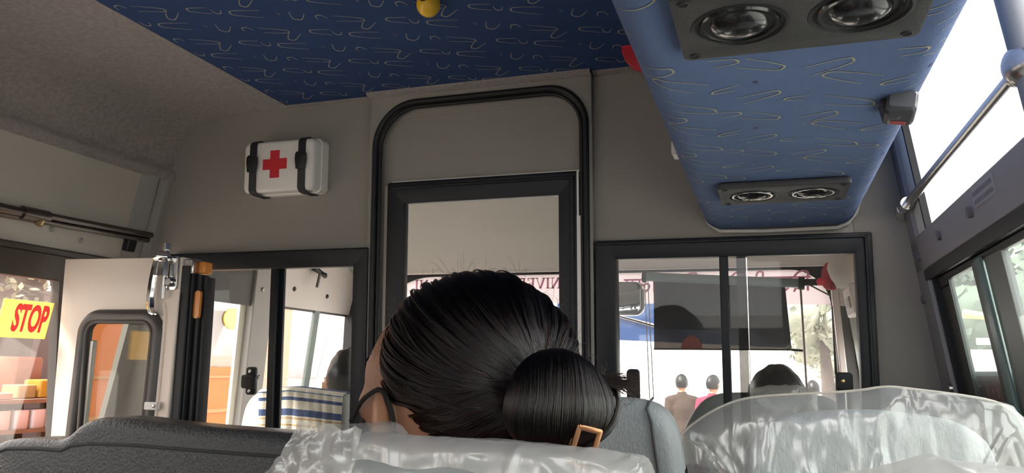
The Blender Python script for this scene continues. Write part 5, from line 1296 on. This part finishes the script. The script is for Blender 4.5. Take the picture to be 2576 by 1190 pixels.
for (x, y, k, yw, lab, c, st_d) in ((-.97, 9.0, .86, 20, 'person in a brown top standing in the bright street ahead', (.05, .028, .022), .08), (-.62, 8.7, .86, -30, 'person in a pink red top in the bright street ahead, left of the driver seat', (.42, .02, .06), .05), (.44, 9.1, .84, 10, 'person in a pale top in the street ahead, right of the roller blind', (.70, .50, .48), .1)):
    J = standing(x, y, G, k, yw, st_d); Vn = Vector(J['neck'])
    figure('person', lab, J, T(*Vn) @ RZ(yw) @ Matrix.Scale(k, 4) @ T(0, .02, .115), M_skin, mat('top_' + str(c[0]), c, .85), M_jeans, M_shoe, group='people in the street ahead', hairm=M_hairb, voxel=.016, k=k)

# ---- the dark haired woman in the plastic covered seat
HC = Vector((-.394, .87, 1.164))
HM = T(*HC) @ RZ(66) @ RX(12) @ RY(-10) @ Matrix.Scale(1.05, 4)
J = dict(pelvis=(-.28, .76, .56), spine=(-.29, .775, .74), chest=(-.31, .79, .88), collar=(-.335, .815, .985), neck=tuple(HM @ Vector((0, -.03, -.105))),
         shoulder_l=(-.49, .80, .935), shoulder_r=(-.165, .79, .93), elbow_l=(-.50, .88, .70), elbow_r=(-.135, .86, .70), wrist_l=(-.40, 1.02, .635), wrist_r=(-.20, 1.02, .635),
         hip_l=(-.355, .79, .55), hip_r=(-.205, .79, .55), knee_l=(-.37, 1.15, .56), knee_r=(-.20, 1.15, .56), ankle_l=(-.37, 1.16, .09), ankle_r=(-.20, 1.16, .09), toe_l=(-.375, 1.27, .05), toe_r=(-.195, 1.27, .05))
wo_ = figure('person', 'woman with sleek black hair in a low bun, seen from behind in the centre', J, HM, M_skin, mat('maroon_kurta', (.20, .05, .06), .85), M_jeans, M_shoe, voxel=.0042, smooth=2, width=.88)
winv = T(*[-c for c in J['pelvis']])
# black mask: shell over nose and mouth plus ear loops
bm = B(); rows = []
for j in range(13):
    v = j / 12; row = []
    for i in range(25):
        u = (i / 24 - .5) * 2; a = u * 1.15
        x = .077 * math.sin(a) * (1 - .10 * v); y = .104 * math.cos(a) - .012 * abs(v - .35) + .022 * math.exp(-(u * 3.2) ** 2) * (1 - v * .6); z = -.012 - .098 * v - .010 * abs(u) + .030 * abs(u) * v
        row.append(bm.verts.new((x, y, z)))
    rows.append(row)
for j in range(12):
    for i in range(24): bm.faces.new((rows[j][i], rows[j][i + 1], rows[j + 1][i + 1], rows[j + 1][i]))
mk = obj('face_mask', bm, M_mask, wo_, winv @ HM); so = mk.modifiers.new('solid', 'SOLIDIFY'); so.thickness = .002
def strap(pts, w, nm='ear_loop'):
    bm = B(); P = [Vector(p) for p in pts]
    for _ in range(2): P = [P[0]] + [q for a, b in zip(P, P[1:]) for q in (a.lerp(b, .25), a.lerp(b, .75))] + [P[-1]]
    tube(bm, P, w, 8)
    return obj(nm, bm, M_mask, mk)
for sd in (-1, 1):
    strap([(sd * .076, .056, -.030), (sd * .079, .034, .000), (sd * .079, .010, .018), (sd * .080, -.004, .024), (sd * .084, -.022, .018), (sd * .0815, -.030, .0), (sd * .079, -.030, -.03), (sd * .074, -.012, -.058), (sd * .062, .040, -.075)], .0028)
er = obj('earring', B(), mat('blue_stone', (.05, .25, .40), .08, .6), wo_, winv @ HM)
bm = B(); ball(bm, (-.078, .010, -.030), .006, .006, .006, 14, 10); tube(bm, [(-.078, .012, -.036), (-.078, .014, -.044)], .003, 8); bm.to_mesh(er.data); bm.free()
er['label'] = 'shiny blue green ear stud'

# hair: a dark under-cap and thousands of combed strands
CAM = Vector((0, 0, 1.2))
HAC = Vector((-.3319, .86, 1.1993))
dd = (CAM - HAC).normalized(); ru = Vector((.94735, .31952, .02095)); ru = (ru - dd * ru.dot(dd)).normalized(); uu = dd.cross(ru).normalized()
if uu.z < 0: uu = -uu
SIL = [(-180, .1166), (-160, .113), (-150, .101), (-135, .101), (-90, .100), (-45, .112), (0, .122), (22, .120), (45, .116), (70, .115), (90, .1145), (115, .118), (135, .120), (158, .1176), (180, .1166)]
def rad(ph):
    a = math.degrees(ph)
    while a > 180: a -= 360
    while a < -180: a += 360
    for (a0, r0), (a1, r1) in zip(SIL, SIL[1:]):
        if a0 <= a <= a1:
            f = (a - a0) / (a1 - a0); f = f * f * (3 - 2 * f); return r0 + (r1 - r0) * f
    return .115
def cap_pt(v, lift=0.):
    rho = v.length; ph = math.atan2(v.y, v.x); th = min(rho, 1.95) * PI / 2
    R = rad(ph) + lift - .0035; D = (.105 if th < PI / 2 else .085) + lift
    return HAC + ru * (math.sin(th) * R * math.cos(ph)) + uu * (math.sin(th) * R * math.sin(ph)) + dd * (math.cos(th) * D)
bm = B(); rings = []
for j in range(111):
    rho = .02 + 1.74 * j / 110
    rings.append([cap_pt(Vector((rho * math.cos(2 * PI * k / 220), rho * math.sin(2 * PI * k / 220))), -.003) for k in range(220)])
loft(bm, rings)
# leave the face and ear clear on the far left side
Hi = HM.inverted()
dl_ = [v for v in bm.verts if (lambda q: (q.y > .030 and q.z < .055) or (q.y > .062 and q.z < .085) or (q.y > -.030 and q.z < .020 and q.x < 0))(Hi @ v.co)]
bmesh.ops.delete(bm, geom=dl_, context='VERTS')
obj('hair_cap', bm, M_hairb, wo_, winv, angle=180)
# bun
BUC = Vector((-.2043, .755, 1.1675))
def bun_pt(v, lift=0.):
    rho = v.length; ph = math.atan2(v.y, v.x); th = min(rho, 1.9) * PI / 2
    rx, ry, dz = .0545 + lift, .0485 + lift, .046 + lift
    b = 1 + .06 * math.cos(3 * ph + 1.0)
    return BUC + ru * (math.sin(th) * rx * b * math.cos(ph)) + uu * (math.sin(th) * ry * b * math.sin(ph)) + dd * (math.cos(th) * dz)
bm = B(); rings = []
for j in range(25):
    rho = .02 + 1.88 * j / 24
    rings.append([bun_pt(Vector((rho * math.cos(2 * PI * k / 48), rho * math.sin(2 * PI * k / 48))), -.0025) for k in range(48)])
loft(bm, rings); obj('hair_bun', bm, M_hairb, wo_, winv, angle=180)
rng = random.Random(21)
def bez(p0, p1, p2, n): return [p0 * (1 - t) ** 2 + p1 * 2 * t * (1 - t) + p2 * t * t for t in [i / (n - 1) for i in range(n)]]
strands = []
Apt = Vector((.40, -.13))
def face_clear(p):
    q = Hi @ p
    return (q.y > .034 and q.z < .05) or (q.y > .066 and q.z < .08) or (q.y > -.022 and q.z < .014 and q.x < 0)
NC = 900
for c in range(NC):
    f = rng.random()
    ph = math.radians(212 - 275 * f); 
    if rng.random() < .22: ph = math.radians(rng.uniform(212, 300))
    top = max(0, math.sin(ph)); rho = .98 + .50 * top + rng.uniform(-.04, .12)
    if 212 <= math.degrees(ph) % 360 <= 300: rho = rng.uniform(.85, 1.15)
    if rng.random() < .30: rho *= rng.uniform(.55, .95)
    P0 = Vector((math.cos(ph), math.sin(ph))) * rho
    w = max(0, min(1, (Apt.x - P0.x) / 1.3)); 
    P1 = P0.lerp(Apt, .45) + Vector((-.10, -.50)) * w * (1 if P0.y > -.5 else -.1)
    P2 = Apt + Vector((rng.gauss(0, .05), rng.gauss(0, .07)))
    lift0 = max(-.001, rng.gauss(.0018, .0022)); ns = rng.randint(14, 22)
    for _ in range(ns):
        j = Vector((rng.gauss(0, .010), rng.gauss(0, .010))); q0, q1, q2 = P0 + j, P1 + j * .8 + Vector((rng.gauss(0, .012), rng.gauss(0, .012))), P2 + j * .5
        lf = lift0 + rng.uniform(-.0006, .0006); n = 16
        pts = [cap_pt(v, lf * math.sin(PI * min(1, .15 + i / (n - 1)))) for i, v in enumerate(bez(q0, q1, q2, n))]
        while pts and face_clear(pts[0]): pts.pop(0)
        if len(pts) > 3 and not any(face_clear(p) for p in pts): strands.append((pts, .00034))
for c in range(420):     # bun: hair folded over the top and drawn down
    x0 = rng.uniform(-1.0, .75); side = rng.random()
    if side < .72:
        P0 = Vector((x0 * .85, math.sqrt(max(0, 1.15 - x0 * x0 * .7)))); P1 = Vector((x0 * 1.25 - .05, .05)); P2 = Vector((x0 * .85 - .12, -1.25)); lift0 = rng.uniform(0, .0022)
    else:
        s_ = rng.uniform(-.25, .25); P0 = Vector((1.05 - abs(s_) * .2, .38 + s_ * .9)); P1 = Vector((.75 + s_ * .4, -.35 + s_)); P2 = Vector((-.05 + s_ * 1.2, -1.25)); lift0 = .003 + rng.uniform(0, .002)
    for _ in range(rng.randint(10, 15)):
        j = Vector((rng.gauss(0, .020), rng.gauss(0, .020))); n = 14
        lf = lift0 + rng.uniform(-.0005, .0005)
        strands.append(([bun_pt(v, lf) for v in bez(P0 + j, P1 + j, P2 + j * .8, n)], .00032))
for c in range(150):     # wisp at the bun's right tip
    a = bun_pt(Vector((.80 + rng.uniform(-.1, .1), .36 + rng.uniform(-.12, .12))), .002)
    tip = a + ru * rng.uniform(.018, .036) + uu * rng.uniform(-.016, .006) + dd * rng.uniform(-.006, .010)
    mid = (a + tip) / 2 + uu * .004
    strands.append(([a * (1 - t) ** 2 + mid * 2 * t * (1 - t) + tip * t * t for t in [i / 7 for i in range(8)]], .00022))
for c in range(130):     # flyaways
    ph = math.radians(rng.uniform(10, 185)); v = Vector((math.cos(ph), math.sin(ph))) * rng.uniform(.85, 1.1)
    a = cap_pt(v, .0005); L = rng.uniform(.01, .035); di = (ru * rng.gauss(0, 1) + uu * rng.gauss(.2, .8) + dd * rng.gauss(0, .8)).normalized()
    out = (a - HAC).normalized(); pts = [a + di * L * t + out * (.007 * math.sin(PI * t * .9)) for t in [i / 7 for i in range(8)]]
    if not face_clear(a): strands.append((pts, .00012))
for c in range(90):
    ph = math.radians(rng.uniform(-10, 170)); v = Vector((math.cos(ph), math.sin(ph))) * rng.uniform(.9, 1.1)
    a = bun_pt(v, .001); L = rng.uniform(.01, .025); di = (ru * rng.gauss(.3, .8) + uu * rng.gauss(.3, .8) + dd * rng.gauss(0, .6)).normalized()
    out = (a - BUC).normalized(); strands.append(([a + di * L * t + out * (.006 * math.sin(PI * t * .9)) for t in [i / 7 for i in range(8)]], .00012))
hc = bpy.data.hair_curves.new('hair')
hc.add_curves([len(p) for p, r in strands])
hc.attributes['position'].data.foreach_set('vector', [c for p, r in strands for q in p for c in (q + Vector([-c for c in J['pelvis']]))])
ra = hc.attributes.get('radius') or hc.attributes.new('radius', 'FLOAT', 'POINT')
ra.data.foreach_set('value', [r * (1 if 3 <= i < len(p) - 3 else .35 + .2 * i if i < 3 else .6) for p, r in strands for i in range(len(p))])
mh = bpy.data.materials.new('black_hair_strands'); mh.use_nodes = True
nt = mh.node_tree; nt.nodes.remove(nt.nodes['Principled BSDF'])
hb = nt.nodes.new('ShaderNodeBsdfHairPrincipled'); hb.parametrization = 'MELANIN'
hb.inputs['Melanin'].default_value = .975; hb.inputs['Melanin Redness'].default_value = .6; hb.inputs['Roughness'].default_value = .22; hb.inputs['Radial Roughness'].default_value = .30; hb.inputs['Coat'].default_value = .4; hb.inputs['Random Color'].default_value = .12; hb.inputs['Random Roughness'].default_value = .2
nt.links.new(hb.outputs[0], nt.nodes['Material Output'].inputs[0])
hc.materials.append(mh)
ho = bpy.data.objects.new('hair', hc); COL.objects.link(ho); ho.parent = wo_
# copper hair clip
hcM = Matrix.Identity(4)
o_ = bun_pt(Vector((.26, -.50)), .0085)
ez = (uu * math.cos(.25) + ru * math.sin(.25)); nn = ((o_ - BUC).normalized() * .5 + dd).normalized(); ez = (ez - nn * ez.dot(nn)).normalized(); ex = -nn.cross(ez)
for i in range(3): hcM[i][0], hcM[i][1], hcM[i][2], hcM[i][3] = ex[i], -nn[i], ez[i], o_[i]
hcM = hcM if hcM.to_3x3().determinant() > 0 else hcM @ Matrix.Diagonal((-1, 1, 1, 1))
clp = empty('hair_clip', M=hcM); tag(clp, 'copper rectangular hair clip at the bottom of the bun', 'hair clip')
obj('clip_frame', plate_bm([rr(-.0125, -.026, .0125, .016, .0015, 3), rr(-.0088, -.022, .0088, .0122, .001, 3)], .0036, 0, .001), M_copper, clp)
bm = B(); tube(bm, [(-.0125, .006, -.026), (-.0125, .004, .012)], .0014, 8); obj('clip_prong', bm, M_copper, clp)
